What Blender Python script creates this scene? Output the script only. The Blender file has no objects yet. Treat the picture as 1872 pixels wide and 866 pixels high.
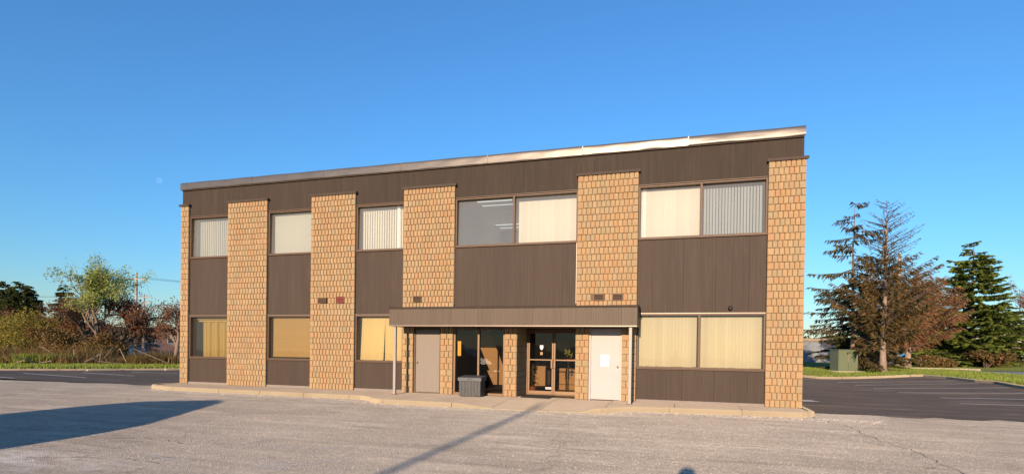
import bpy, bmesh, math, random
import numpy as np
from mathutils import Vector, Matrix
random.seed(7); rng = np.random.default_rng(11)
sc = bpy.context.scene
C = sc.collection
R_ = math.radians

# ------------------------------------------------------------------ camera
cam_d = bpy.data.cameras.new('camera'); cam = bpy.data.objects.new('camera', cam_d); C.objects.link(cam)
cam_d.sensor_fit = 'HORIZONTAL'; cam_d.sensor_width = 36.0; cam_d.lens = 36.0*1000/1872
cam_d.shift_x = 0.0; cam_d.shift_y = 211.77/1872
cam_d.clip_start = 0.05; cam_d.clip_end = 9000
_r = Vector((0.95810196, 0.28608131, 0.01407538)); _u = Vector((-0.01590245, 0.00406416, 0.99986529)); _f = Vector((-0.28598557, 0.95819673, -0.00844328))
cam.matrix_world = Matrix(((_r.x, _u.x, -_f.x, 0), (_r.y, _u.y, -_f.y, -15.527), (_r.z, _u.z, -_f.z, 1.55), (0, 0, 0, 1)))
sc.camera = cam
# ------------------------------------------------------------------ light
SUN = Vector((-0.022, -0.9775, 0.2094)).normalized()
w = bpy.data.worlds.new('World'); sc.world = w; w.use_nodes = True
nt = w.node_tree; nt.nodes.clear()
sky = nt.nodes.new('ShaderNodeTexSky'); sky.sky_type = 'NISHITA'; sky.sun_disc = False
sky.sun_elevation = math.asin(SUN.z); sky.sun_rotation = math.atan2(SUN.x, SUN.y)
sky.altitude = 0; sky.air_density = 1.4; sky.dust_density = 0.0; sky.ozone_density = 7.6
bg = nt.nodes.new('ShaderNodeBackground'); bg.inputs['Strength'].default_value = 0.13
wo = nt.nodes.new('ShaderNodeOutputWorld')
nt.links.new(sky.outputs[0], bg.inputs[0]); nt.links.new(bg.outputs[0], wo.inputs[0])
sd = bpy.data.lights.new('sun', 'SUN'); sd.energy = 3.8; sd.angle = R_(0.53); sd.color = (1.0, 0.78, 0.57)
so = bpy.data.objects.new('sun', sd); C.objects.link(so); so.location = (0, -30, 30)
so.rotation_mode = 'QUATERNION'; so.rotation_quaternion = (-SUN).to_track_quat('-Z', 'Y')
sc.view_settings.view_transform = 'Standard'; sc.view_settings.look = 'None'
sc.view_settings.exposure = 0.87; sc.view_settings.gamma = 1.0; sc.view_settings.use_curve_mapping = False
sc.cycles.max_bounces = 8; sc.cycles.transparent_max_bounces = 24

# ------------------------------------------------------------------ helpers
def interp(x, xs, ys):
    if x <= xs[0]: return ys[0]
    for i in range(1, len(xs)):
        if x <= xs[i]: return ys[i-1]+(ys[i]-ys[i-1])*(x-xs[i-1])/(xs[i]-xs[i-1])
    return ys[-1]
def H(X, Y):
    return -0.015*min(max(-2.6-Y, 0), 25.) + min(max(X-8.3, 0), 6.)*interp(Y, [0, 5.8, 9.8, 14.4, 60], [0, .0115, .0315, .049, .049])

class MB:
    def __init__(s): s.v = []; s.f = []; s.m = []
    def add(s, vs, fs, m=0):
        b = len(s.v); s.v += [tuple(p) for p in vs]; s.f += [tuple(i+b for i in f) for f in fs]; s.m += [m]*len(fs); return s
    def box(s, x0, x1, y0, y1, z0, z1, m=0, rot=0, c=None):
        vs = [(x0,y0,z0),(x1,y0,z0),(x1,y1,z0),(x0,y1,z0),(x0,y0,z1),(x1,y0,z1),(x1,y1,z1),(x0,y1,z1)]
        if rot:
            cx, cy = c if c else ((x0+x1)/2, (y0+y1)/2); a, b = math.cos(rot), math.sin(rot)
            vs = [(cx+(x-cx)*a-(y-cy)*b, cy+(x-cx)*b+(y-cy)*a, z) for x, y, z in vs]
        return s.add(vs, [(0,3,2,1),(4,5,6,7),(0,1,5,4),(1,2,6,5),(2,3,7,6),(3,0,4,7)], m)
    def tube(s, pts, rad, n=8, cap=True, m=0):
        pts = [Vector(p) for p in pts]; k = len(pts)
        if not hasattr(rad, '__len__'): rad = [rad]*k
        vs = []; ref = Vector((0.31, 0.17, 0.93))
        for i, p in enumerate(pts):
            d = (pts[min(i+1, k-1)]-pts[max(i-1, 0)]).normalized()
            if abs(d.dot(ref)) > .95: a = d.cross(Vector((1, 0, 0))).normalized()
            else: a = d.cross(ref).normalized()
            b = d.cross(a)
            for j in range(n):
                t = 2*math.pi*j/n; vs.append(p+(a*math.cos(t)+b*math.sin(t))*rad[i])
        fs = [(i*n+j, i*n+(j+1) % n, (i+1)*n+(j+1) % n, (i+1)*n+j) for i in range(k-1) for j in range(n)]
        if cap: fs += [tuple(range(n))[::-1], tuple((k-1)*n+j for j in range(n))]
        return s.add(vs, fs, m)
    def prism(s, poly, a, b, axis='Y', m=0):
        """poly 2-D extruded from a to b along axis"""
        n = len(poly)
        def P(q, t):
            return (q[0], t, q[1]) if axis == 'Y' else ((t, q[0], q[1]) if axis == 'X' else (q[0], q[1], t))
        vs = [P(q, a) for q in poly]+[P(q, b) for q in poly]
        fs = [tuple(range(n)), tuple(range(2*n-1, n-1, -1))]+[(i, n+i, n+(i+1) % n, (i+1) % n) for i in range(n)]
        return s.add(vs, fs, m)
    def lathe(s, prof, c, n=16, axis='Z', m=0):
        vs = []
        for r, t in prof:
            for j in range(n):
                a = 2*math.pi*j/n; x, y = r*math.cos(a), r*math.sin(a)
                vs.append((c[0]+x, c[1]+y, c[2]+t) if axis == 'Z' else ((c[0]+x, c[1]+t, c[2]+y) if axis == 'Y' else (c[0]+t, c[1]+x, c[2]+y)))
        k = len(prof)
        fs = [(i*n+j, i*n+(j+1) % n, (i+1)*n+(j+1) % n, (i+1)*n+j) for i in range(k-1) for j in range(n)]
        fs += [tuple(range(n)), tuple((k-1)*n+j for j in range(n))]
        return s.add(vs, fs, m)
    def mesh(s, name, mats, smooth=False, fix=True):
        me = bpy.data.meshes.new(name); me.from_pydata(s.v, [], s.f)
        for mt in (mats if isinstance(mats, (list, tuple)) else [mats]): me.materials.append(mt)
        if any(s.m): me.polygons.foreach_set('material_index', s.m)
        if fix and len(s.f) < 60000:
            bm = bmesh.new(); bm.from_mesh(me); bmesh.ops.recalc_face_normals(bm, faces=bm.faces); bm.to_mesh(me); bm.free()
        if smooth: me.polygons.foreach_set('use_smooth', [True]*len(me.polygons))
        me.update(); return me
    def build(s, name, mats, parent=None, smooth=False, bevel=0, loc=None, fix=True, kind=None):
        o = bpy.data.objects.new(name, s.mesh(name, mats, smooth, fix)); C.objects.link(o)
        if parent: o.parent = parent
        if loc: o.location = loc
        if kind: o['kind'] = kind
        if bevel:
            md = o.modifiers.new('bevel', 'BEVEL'); md.width = bevel; md.segments = 2; md.limit_method = 'ANGLE'
        return o
def tag(o, label=None, cat=None, group=None, kind=None):
    if label: o['label'] = label
    if cat: o['category'] = cat
    if group: o['group'] = group
    if kind: o['kind'] = kind
    return o
def empty(name, loc, label, cat, group=None, rz=0):
    o = bpy.data.objects.new(name, None); C.objects.link(o); o.location = loc; o.rotation_euler = (0, 0, rz); o.empty_display_size = .3
    return tag(o, label, cat, group)
def copy_tree(o, parent=None):
    c = o.copy(); C.objects.link(c)
    if parent: c.parent = parent
    for ch in list(o.children): copy_tree(ch, c)
    return c

# ------------------------------------------------------------------ materials
class NB:
    def __init__(s, name):
        s.mat = bpy.data.materials.new(name); s.mat.use_nodes = True; s.nt = s.mat.node_tree; s.nt.nodes.clear()
        s.out = s.n('ShaderNodeOutputMaterial')
    def n(s, t, **k):
        nd = s.nt.nodes.new(t)
        for a, b in k.items(): setattr(nd, a, b)
        return nd
    def l(s, a, b): s.nt.links.new(a, b)
    def set(s, sock, v):
        if isinstance(v, bpy.types.NodeSocket): s.l(v, sock)
        elif v is not None: sock.default_value = v
    def math(s, op, a, b=None, c=None, clamp=False):
        nd = s.n('ShaderNodeMath', operation=op, use_clamp=clamp); s.set(nd.inputs[0], a)
        if b is not None: s.set(nd.inputs[1], b)
        if c is not None: s.set(nd.inputs[2], c)
        return nd.outputs[0]
    def mix(s, f, a, b, mode='MIX'):
        nd = s.n('ShaderNodeMix', data_type='RGBA', blend_type=mode, clamp_factor=True)
        s.set(nd.inputs[0], f); s.set(nd.inputs[6], (*a, 1) if isinstance(a, tuple) and len(a) == 3 else a)
        s.set(nd.inputs[7], (*b, 1) if isinstance(b, tuple) and len(b) == 3 else b); return nd.outputs[2]
    def ramp(s, f, stops, interp_='LINEAR'):
        nd = s.n('ShaderNodeValToRGB'); cr = nd.color_ramp; cr.interpolation = interp_
        while len(cr.elements) > len(stops): cr.elements.remove(cr.elements[-1])
        while len(cr.elements) < len(stops): cr.elements.new(1)
        for e, (p, c) in zip(cr.elements, stops):
            e.position = p; e.color = (*c, 1) if isinstance(c, tuple) else (c, c, c, 1)
        s.l(f, nd.inputs[0]); return nd.outputs[0]
    def pos(s, scale=(1, 1, 1), obj=False):
        src = s.n('ShaderNodeTexCoord').outputs['Object'] if obj else s.n('ShaderNodeNewGeometry').outputs['Position']
        mp = s.n('ShaderNodeMapping'); s.l(src, mp.inputs[0]); mp.inputs['Scale'].default_value = scale; return mp.outputs[0]
    def noise(s, vec, scale, detail=4, rough=.55, dist=0, out=0):
        nd = s.n('ShaderNodeTexNoise'); s.l(vec, nd.inputs['Vector']); nd.inputs['Scale'].default_value = scale
        nd.inputs['Detail'].default_value = detail; nd.inputs['Roughness'].default_value = rough; nd.inputs['Distortion'].default_value = dist
        return nd.outputs[out]
    def voro(s, vec, scale, feature='F1', out='Distance', rnd=1):
        nd = s.n('ShaderNodeTexVoronoi', feature=feature); s.l(vec, nd.inputs['Vector']); nd.inputs['Scale'].default_value = scale
        nd.inputs['Randomness'].default_value = rnd; return nd.outputs[out]
    def rand(s):
        """0..1 per object and per loose piece"""
        a = s.n('ShaderNodeObjectInfo').outputs['Random']; b = s.n('ShaderNodeNewGeometry').outputs['Random Per Island']
        return s.math('FRACT', s.math('ADD', a, b))
    def bump(s, h, dist=.01, strength=1., normal=None):
        nd = s.n('ShaderNodeBump'); nd.inputs['Distance'].default_value = dist; nd.inputs['Strength'].default_value = strength
        s.l(h, nd.inputs['Height'])
        if normal: s.l(normal, nd.inputs['Normal'])
        return nd.outputs[0]
    def pbr(s, col, rough=.8, metal=0., spec=.5, normal=None, drough=None, sheen=None, coat=None):
        p = s.n('ShaderNodeBsdfPrincipled'); s.set(p.inputs['Base Color'], (*col, 1) if isinstance(col, tuple) else col)
        s.set(p.inputs['Roughness'], rough); s.set(p.inputs['Metallic'], metal); s.set(p.inputs['Specular IOR Level'], spec)
        if normal: s.l(normal, p.inputs['Normal'])
        if drough is not None: s.set(p.inputs['Diffuse Roughness'], drough)
        if coat: p.inputs['Coat Weight'].default_value = coat; p.inputs['Coat Roughness'].default_value = .05
        s.l(p.outputs[0], s.out.inputs[0]); return p
def simple(name, col, rough=.7, metal=0., spec=.5, var=.15, scale=6., bumpd=0., coat=None, drough=None):
    b = NB(name); P = b.pos()
    n1 = b.noise(P, scale, 5, .6)
    f = b.math('MULTIPLY_ADD', n1, 2*var, 1-var)
    c = b.mix(1.0, (*col, 1), b.n('ShaderNodeCombineColor').outputs[0], 'MULTIPLY')
    cc = b.nt.nodes[-2] if False else None
    # multiply colour by noise factor
    comb = b.n('ShaderNodeCombineColor'); [b.l(f, comb.inputs[i]) for i in range(3)]
    c = b.mix(1.0, (*col, 1), comb.outputs[0], 'MULTIPLY')
    nrm = b.bump(b.noise(P, scale*12, 4), bumpd, 1) if bumpd else None
    b.pbr(c, rough, metal, spec, nrm, coat=coat, drough=drough); return b.mat

M = {}
# bricks: split-face clay-coloured block, every piece its own tone
b = NB('tan_split_brick'); P = b.pos(); r = b.rand()
c = b.ramp(r, [(0, (.60,.335,.170)), (.18, (.56,.305,.15)), (.36, (.62,.385,.215)), (.52, (.47,.325,.20)), (.66, (.64,.37,.19)), (.82, (.62,.29,.135)), (1, (.50,.335,.20))], 'LINEAR')
c = b.mix(b.math('MULTIPLY', b.ramp(b.noise(P, 30, 6, .75), [(.40, 0.), (.66, 1.)]), .75), c, (.33, .25, .18))
c = b.mix(b.math('MULTIPLY', b.ramp(b.noise(P, 120, 2, .5), [(.5, 0.), (.7, 1.)]), .5), c, (.70, .52, .34))
c = b.mix(b.math('MULTIPLY', b.ramp(b.noise(P, 1.1, 3, .6), [(.45, 0.), (.75, 1.)]), .35), c, (.42, .25, .13))
c = b.mix(1.0, c, (.80, .85, .77, 1), 'MULTIPLY')
b.pbr(c, .9, 0, .25, b.bump(b.noise(P, 60, 5, .7), .006, .8), drough=.6); M['brick'] = b.mat
M['mortar'] = simple('brown_mortar', (.17, .10, .055), .95, var=.25, scale=14, bumpd=.004)
# brown siding
def siding(name, col, rough=.42, streak=.16):
    b = NB(name); P = b.pos(); r = b.n('ShaderNodeObjectInfo').outputs['Random']
    st = b.noise(b.pos((9, 9, .22)), 3.0, 4, .6); st2 = b.noise(b.pos((30, 30, .5)), 2.0, 3, .6)
    f = b.math('ADD', b.math('MULTIPLY_ADD', r, .11, .945), b.math('ADD', b.math('MULTIPLY_ADD', st, streak*2, -streak), b.math('MULTIPLY_ADD', st2, .26, -.13)))
    comb = b.n('ShaderNodeCombineColor'); [b.l(f, comb.inputs[i]) for i in range(3)]
    c = b.mix(1.0, (*col, 1), comb.outputs[0], 'MULTIPLY')
    c = b.mix(b.math('MULTIPLY', b.ramp(b.noise(b.pos((5, 5, .5)), 1.6, 5, .65), [(.50, 0.), (.80, 1.)]), .10), c, (.21, .165, .125))
    c = b.mix(b.math('MULTIPLY', b.ramp(b.noise(b.pos((26, 26, 1.1)), 1.0, 3, .5), [(.76, 0.), (.80, 1.)]), .25), c, (.33, .27, .21))
    b.pbr(c, rough, 0, .22, b.bump(b.noise(b.pos((2.2, 2.2, 1.2)), 1.6, 2), .012, .5)); return b.mat
M['panel'] = siding('brown_metal_siding', (.064, .0435, .031), .68)
M['panel_darkened'] = siding('darkened_brown_siding', (.047, .033, .023), .75)  # siding copy darkened to stand for weaker glare on the roof band
M['canopy'] = siding('brown_canopy_sheet', (.118, .085, .059), .6, .18)
# coping metal
b = NB('weathered_coping_metal'); P = b.pos()
c = b.mix(b.noise(b.pos((1, 1, 3)), 2.5, 5, .6), (.12, .10, .085), (.19, .165, .14))
b.pbr(c, b.math('MULTIPLY_ADD', b.noise(P, 1.5, 2), .08, .33), .5, .35, b.bump(b.noise(b.pos((1.3, 1, 2.5)), 1.3, 3, .5), .03, .18)); M['coping'] = b.mat
M['bronze'] = simple('bronze_frame', (.105, .060, .034), .6, .1, .5, .2, 9)
M['gold'] = simple('anodised_bronze_rail', (.20, .115, .058), .5, .3, .5, .15, 9)  # anodised gold-bronze of the entrance and storefront frames
M['drip'] = simple('pale_flashing', (.26, .20, .155), .45, .5, .5, .2, 5)
b = NB('frame_edge_glow'); e = b.n('ShaderNodeEmission'); e.inputs[0].default_value = (.9, 1, .95, 1); e.inputs[1].default_value = .42; b.l(e.outputs[0], b.out.inputs[0]); M['tube'] = b.mat  # glow that brightens the fixture's frame edges; no real tubes
M['dark'] = simple('black_gap', (.012, .010, .009), .8)
def glass(name, tint, refl=1.6, rough=.035, veil=.04, wav=.02):
    b = NB(name); P = b.pos()
    tr = b.n('ShaderNodeBsdfTransparent'); tr.inputs[0].default_value = (*tint, 1)
    gl = b.n('ShaderNodeBsdfGlossy'); gl.inputs['Roughness'].default_value = rough; gl.inputs['Color'].default_value = (.95, .95, .95, 1)
    b.l(b.bump(b.noise(P, 1.4, 2), wav, .35), gl.inputs['Normal'])
    fr = b.n('ShaderNodeFresnel'); fr.inputs['IOR'].default_value = 1.52
    ms = b.n('ShaderNodeMixShader'); b.l(b.math('MULTIPLY', fr.outputs[0], refl, clamp=True), ms.inputs[0]); b.l(tr.outputs[0], ms.inputs[1]); b.l(gl.outputs[0], ms.inputs[2])
    df = b.n('ShaderNodeBsdfDiffuse'); df.inputs['Color'].default_value = (.62, .60, .55, 1)  # pale film over the glass: some dirt, mostly imitated sky glare
    m2 = b.n('ShaderNodeMixShader'); b.l(b.math('MULTIPLY', b.math('MULTIPLY_ADD', b.noise(b.pos((.6, .6, .25)), 1.5, 3, .5), .30, .65), veil, clamp=True), m2.inputs[0]); b.l(ms.outputs[0], m2.inputs[1]); b.l(df.outputs[0], m2.inputs[2])
    b.l(m2.outputs[0], b.out.inputs[0]); return b.mat
M['glass_up'] = glass('upper_window_glass', (.88, .90, .88), 1.5, .02, .21, .003)  # heavy veil imitates bright sky mirrored in the panes
M['glass_low'] = glass('lower_window_glass', (.76, .735, .65), 1.1, .015, .06, .006)
M['glass_store'] = glass('storefront_glass', (.72, .66, .58), .7, .02, .006, .01)
def fabric(name, col, transl=.0, var=.06, sc_=1.5):
    b = NB(name); P = b.pos((1, 1, .3))
    f = b.math('MULTIPLY_ADD', b.noise(P, sc_, 3), 2*var, 1-var)
    f = b.math('MULTIPLY', f, b.math('MULTIPLY_ADD', b.rand(), .10, .95))
    comb = b.n('ShaderNodeCombineColor'); [b.l(f, comb.inputs[i]) for i in range(3)]
    c = b.mix(1.0, (*col, 1), comb.outputs[0], 'MULTIPLY'); b.pbr(c, .85, 0, .2); return b.mat
M['bl_grey'] = fabric('grey_green_blind', (.40, .385, .31)); M['bl_white'] = fabric('white_blind', (.60, .56, .47)); M['bl_cream'] = fabric('cream_blind', (.62, .56, .46))
M['bl_blue'] = fabric('pale_grey_blind', (.40, .42, .40)); M['bl_yellow'] = fabric('pale_yellow_blind', (.66, .53, .27)); M['bl_mustard'] = fabric('mustard_blind', (.50, .33, .115))
M['curtain'] = fabric('ochre_curtain', (.46, .33, .09)); M['bl_celery'] = fabric('pale_celery_blind', (.62, .575, .46))
M['plinth'] = simple('concrete_plinth', (.25, .20, .165), .85, var=.2, scale=5, bumpd=.003)
M['door_brown'] = siding('taupe_door_paint', (.25, .205, .165), .6, .06)
M['door_white'] = simple('white_door_paint', (.455, .415, .39), .6, 0, .25, .05, 2)
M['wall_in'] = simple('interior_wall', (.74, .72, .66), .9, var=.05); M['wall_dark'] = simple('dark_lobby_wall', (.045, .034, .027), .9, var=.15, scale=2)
M['ceil'] = simple('ceiling_tile', (.80, .80, .77), .9, var=.04, scale=2); M['tan_in'] = simple('tan_interior', (.40, .25, .115), .8, var=.06, scale=2)
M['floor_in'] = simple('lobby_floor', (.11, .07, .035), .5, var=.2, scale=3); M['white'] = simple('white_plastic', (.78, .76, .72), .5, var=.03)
M['yellow'] = simple('orange_yellow_card', (.85, .55, .10), .6, var=.05); M['steel'] = simple('brushed_steel', (.55, .52, .48), .35, .9, .5, .1)
M['rust'] = simple('rusty_foot', (.25, .08, .035), .9, var=.4, scale=20); M['red_vent'] = simple('faded_red_vent', (.22, .05, .035), .6, var=.2, scale=15)
M['post'] = simple('grey_brown_post_paint', (.33, .285, .24), .5, 0, .5, .15, 3)
M['black'] = simple('black_plastic', (.02, .02, .022), .35, var=.1); M['resin'] = None
b = NB('grey_resin_wood_grain'); c = b.mix(b.ramp(b.noise(b.pos((14, 14, 1.2)), 4, 5, .65), [(.3, 0.), (.75, 1.)]), (.035, .036, .038), (.11, .10, .092))
b.pbr(c, .55, 0, .4, b.bump(b.noise(b.pos((14, 14, 1.2)), 6, 4), .004, .6)); M['resin'] = b.mat
M['resin_lid'] = simple('grey_resin_lid', (.085, .085, .083), .5, var=.18, scale=9)
M['mat'] = simple('brown_rubber_mat', (.055, .040, .030), .95, var=.3, scale=40, bumpd=.004)
# concrete
def concrete(name, c0, c1, rs=1.0):
    b = NB(name); P = b.pos()
    c = b.mix(b.noise(P, 1.7, 6, .6), c0, c1)
    c = b.mix(b.math('MULTIPLY', b.ramp(b.noise(P, 90, 3, .7), [(.45, 0.), (.75, 1.)]), .4), c, tuple(x*.62 for x in c0))
    c = b.mix(b.math('MULTIPLY', b.ramp(b.noise(P, .8, 4, .6), [(.5, 0.), (.7, 1.)]), .3), c, tuple(x*.7 for x in c0))
    b.pbr(c, .95, 0, .2, b.bump(b.math('ADD', b.noise(P, 70, 4, .7), b.noise(P, 9, 3)), .012*rs, .9), drough=1.); return b.mat
M['slab'] = concrete('sidewalk_concrete', (.34, .265, .19), (.42, .335, .245)); M['kerb'] = concrete('worn_yellowish_kerb', (.37, .295, .19), (.46, .37, .25))
M['pad'] = concrete('pale_concrete', (.40, .34, .25), (.48, .41, .31))
# asphalts
def asphalt(name, c0, c1, chip, crack=.5, dust=None, bd=.02, cs=0.16):
    b = NB(name); P = b.pos()
    c = b.mix(b.ramp(b.noise(P, .35, 5, .6), [(.3, 0.), (.7, 1.)]), c0, c1)
    cell = b.voro(P, 62, out='Color'); sep = b.n('ShaderNodeSeparateColor'); b.l(cell, sep.inputs[0])
    c = b.mix(b.math('MULTIPLY', b.ramp(sep.outputs[0], [(.55, 0.), (.95, 1.)]), .55), c, chip)
    c = b.mix(b.math('MULTIPLY', b.ramp(sep.outputs[1], [(.62, 0.), (.9, 1.)]), .42), c, tuple(x*.35 for x in c0))
    c = b.mix(b.math('MULTIPLY', b.ramp(b.noise(P, 7, 5, .7), [(.45, 0.), (.7, 1.)]), .28), c, tuple(x*.55 for x in c0))
    # long worn streaks along the facade
    c = b.mix(b.math('MULTIPLY', b.ramp(b.noise(b.pos((.25, 1.6, 1)), 1.5, 5, .6, .5), [(.5, 0.), (.70, 1.)]), .5), c, tuple(min(.85, x*1.35) for x in c1))
    c = b.mix(b.math('MULTIPLY', b.ramp(b.noise(b.pos((.5, .9, 1)), .55, 7, .7, 1.2), [(.56, 0.), (.60, 1.)]), .16), c, tuple(x*.5 for x in c0))
    c = b.mix(b.math('MULTIPLY', b.ramp(b.noise(b.pos((.3, 2.2, 1)), .9, 4, .6, .5), [(.53, 0.), (.72, 1.)]), .42), c, tuple(x*.55 for x in c0))
    if crack:   # pale scoured patch and dark oil spots with their own outlines
        vd = b.n('ShaderNodeVectorMath', operation='DISTANCE'); mp = b.pos((.42, 1.1, 0)); b.l(mp, vd.inputs[0]); vd.inputs[1].default_value = (-9.0*.42, -10.1*1.1, 0)
        pm = b.math('MULTIPLY', b.ramp(vd.outputs['Value'], [(.25, 1.), (1., 0.)]), b.ramp(b.noise(b.pos((.8, 2.6, 1)), 1.6, 7, .75, .6), [(.44, 0.), (.60, 1.)]))
        c = b.mix(b.math('MULTIPLY', pm, .75), c, (.85, .80, .72))
        sp = b.voro(b.pos((1, 1, 0)), .55, out='Distance'); c = b.mix(b.math('MULTIPLY', b.ramp(sp, [(.05, .45), (.16, 0.)]), b.noise(P, 5, 4)), c, (.09, .075, .065))
    h = b.math('ADD', b.math('MULTIPLY', b.voro(P, 62), -.9), b.math('MULTIPLY', b.noise(P, 130, 3, .6), .6))
    if crack:
        wv = b.n('ShaderNodeVectorMath', operation='ADD'); nz = b.noise(P, 1.2, 5, .65, out=1)
        sc2 = b.n('ShaderNodeVectorMath', operation='SCALE'); b.l(nz, sc2.inputs[0]); sc2.inputs['Scale'].default_value = 1.7
        b.l(P, wv.inputs[0]); b.l(sc2.outputs[0], wv.inputs[1])
        d = b.voro(wv.outputs[0], cs, 'DISTANCE_TO_EDGE'); lf = b.ramp(d, [(0, 1.), (.0022, 1.), (.0050, 0.)])
        brk = b.ramp(b.noise(P, .5, 3), [(.42, 0.), (.52, 1.)]); lf = b.math('MULTIPLY', lf, brk)
        d2 = b.voro(wv.outputs[0], cs*3.3, 'DISTANCE_TO_EDGE'); l2 = b.math('MULTIPLY', b.ramp(d2, [(0, 1.), (.006, 0.)]), b.ramp(b.noise(P, .33, 3), [(.56, 0.), (.62, 1.)]))
        lf = b.math('MULTIPLY', b.math('MAXIMUM', lf, l2), .35)
        c = b.mix(b.math('MULTIPLY', lf, crack), c, (.05, .04, .033)); h = b.math('SUBTRACT', h, b.math('MULTIPLY', lf, 2.))
    if dust:
        f = b.ramp(b.noise(b.pos((.35, 1.5, 1)), .9, 6, .65, .8), [(.50, 0.), (.68, 1.)]); c = b.mix(b.math('MULTIPLY', f, .55), c, dust)
    b.pbr(c, .93, 0, .25, b.bump(h, bd, 1.), drough=1.); return b.mat
M['asphalt'] = asphalt('old_weathered_asphalt', (.48, .40, .305), (.62, .525, .41), (.86, .75, .62), .7)
M['asphalt_new'] = asphalt('dark_sealed_asphalt', (.062, .050, .043), (.092, .074, .062), (.13, .11, .09), .0, (.20, .155, .12), .01)
M['paint'] = simple('worn_white_line_paint', (.74, .64, .53), .9, var=.3, scale=9)
M['crackfill'] = simple('pale_crack_dust', (.78, .72, .66), .95, var=.2, scale=30)
def ground_mat(name, a, b_, s=1.3):
    b = NB(name); P = b.pos(); c = b.mix(b.ramp(b.noise(P, s, 6, .65), [(.3, 0.), (.7, 1.)]), a, b_)
    b.pbr(c, 1, 0, .1, b.bump(b.noise(P, 12, 5, .7), .08, 1), drough=1.); return b.mat
M['field'] = ground_mat('dry_field', (.085, .075, .035), (.13, .10, .05), .4); M['lawn'] = ground_mat('lawn_soil', (.11, .135, .03), (.17, .19, .045), 1.1)
def leafmat(name, cols, rough=.75, trans=.25):
    b = NB(name); r = b.n('ShaderNodeNewGeometry').outputs['Random Per Island']; P = b.pos()
    c = b.ramp(r, [(i/(len(cols)-1), cl) for i, cl in enumerate(cols)])
    f = b.math('MULTIPLY_ADD', b.noise(P, .7, 4, .6), .9, .55)
    comb = b.n('ShaderNodeCombineColor'); [b.l(f, comb.inputs[i]) for i in range(3)]
    c = b.mix(1.0, c, comb.outputs[0], 'MULTIPLY')
    df = b.n('ShaderNodeBsdfDiffuse'); b.l(c, df.inputs[0]); tl = b.n('ShaderNodeBsdfTranslucent'); b.l(c, tl.inputs[0])
    ms = b.n('ShaderNodeMixShader'); ms.inputs[0].default_value = trans; b.l(df.outputs[0], ms.inputs[1]); b.l(tl.outputs[0], ms.inputs[2]); b.l(ms.outputs[0], b.out.inputs[0])
    return b.mat
M['grass'] = leafmat('grass_blades', [(.16, .22, .03), (.25, .32, .05), (.32, .33, .09), (.20, .26, .04)])
M['nd_green'] = leafmat('green_spruce_needles', [(.08, .12, .026), (.15, .19, .036), (.24, .27, .055), (.10, .15, .03)])
M['nd_dark'] = leafmat('dull_spruce_needles', [(.07, .07, .028), (.11, .095, .04), (.20, .12, .05), (.08, .08, .03)])
M['nd_brown'] = leafmat('dead_brown_needles', [(.24, .11, .055), (.33, .155, .08), (.38, .20, .11), (.16, .09, .04)])
M['nd_mix'] = leafmat('browning_spruce_needles', [(.21, .115, .05), (.28, .15, .07), (.11, .10, .035), (.09, .095, .03), (.22, .12, .055), (.09, .09, .03)])
M['lf_willow'] = leafmat('fresh_willow_leaves', [(.28, .36, .08), (.40, .45, .13), (.33, .39, .10), (.46, .47, .17)], trans=.4)
M['lf_yellow'] = leafmat('yellow_green_leaves', [(.29, .26, .05), (.36, .29, .06), (.22, .21, .045), (.26, .15, .05)], trans=.4)
M['lf_red'] = leafmat('dark_reddish_buds', [(.20, .085, .045), (.26, .12, .065), (.13, .07, .04)])
M['lf_pink'] = leafmat('pink_buds', [(.34, .18, .16), (.26, .14, .12), (.22, .12, .08)])
M['dry'] = leafmat('dry_brown_undergrowth', [(.17, .095, .035), (.24, .14, .055), (.11, .07, .028), (.32, .20, .09), (.10, .10, .03), (.14, .07, .03)])
M['lf_dark'] = leafmat('dark_hedge_leaves', [(.05, .07, .022), (.08, .10, .03), (.09, .075, .03)])
M['bark'] = simple('grey_brown_bark', (.24, .165, .115), .95, var=.35, scale=8, bumpd=.03)
M['bark_pale'] = simple('pale_flaking_bark', (.36, .26, .19), .95, var=.45, scale=7, bumpd=.04)
M['bark_dark'] = simple('dark_bark', (.10, .068, .045), .95, var=.3, scale=8, bumpd=.02)
M['pole_wood'] = simple('weathered_pole_wood', (.42, .35, .28), .9, var=.15, scale=3, bumpd=.01)
M['galv'] = simple('galvanised_metal', (.42, .42, .42), .45, .7, .5, .1); M['ins'] = simple('grey_insulator', (.30, .30, .30), .4)
M['transf_green'] = simple('faded_green_paint', (.135, .155, .085), .55, 0, .4, .12, 2.5)

# ------------------------------------------------------------------ ground
def sheet(name, xs, ys, zf, mat, off=0., kind='structure'):
    m = MB(); vs = [(x, y, zf(x, y)+off) for y in ys for x in xs]; n = len(xs)
    fs = [(j*n+i, j*n+i+1, (j+1)*n+i+1, (j+1)*n+i) for j in range(len(ys)-1) for i in range(n-1)]
    m.add(vs, fs); o = m.build(name, mat, smooth=True, fix=False); o['kind'] = kind; return o
def lin(a, b, n): return [a+(b-a)*i/(n-1) for i in range(n)]
gx = [-5000, -1500, -400, -150, -60, -30, 0, 8.3] + lin(9, 14.3, 6) + [30, 60, 150, 400, 1500, 5000]
gy = [-3000, -600, -100, -27.6, -15, -2.6, 0, 2, 4, 5.8, 7.8, 9.8, 12, 14.4, 20, 40, 60, 100, 300, 1200, 5000]
sheet('ground', gx, gy, H, M['field'], -.05)
sheet('parking_lot', lin(-90, 8.3, 12)+[14.3, 40, 70], [-90, -60, -27.6, -20, -12, -6, -2.6, -1.2, 0.35], H, M['asphalt'], 0)
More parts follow.
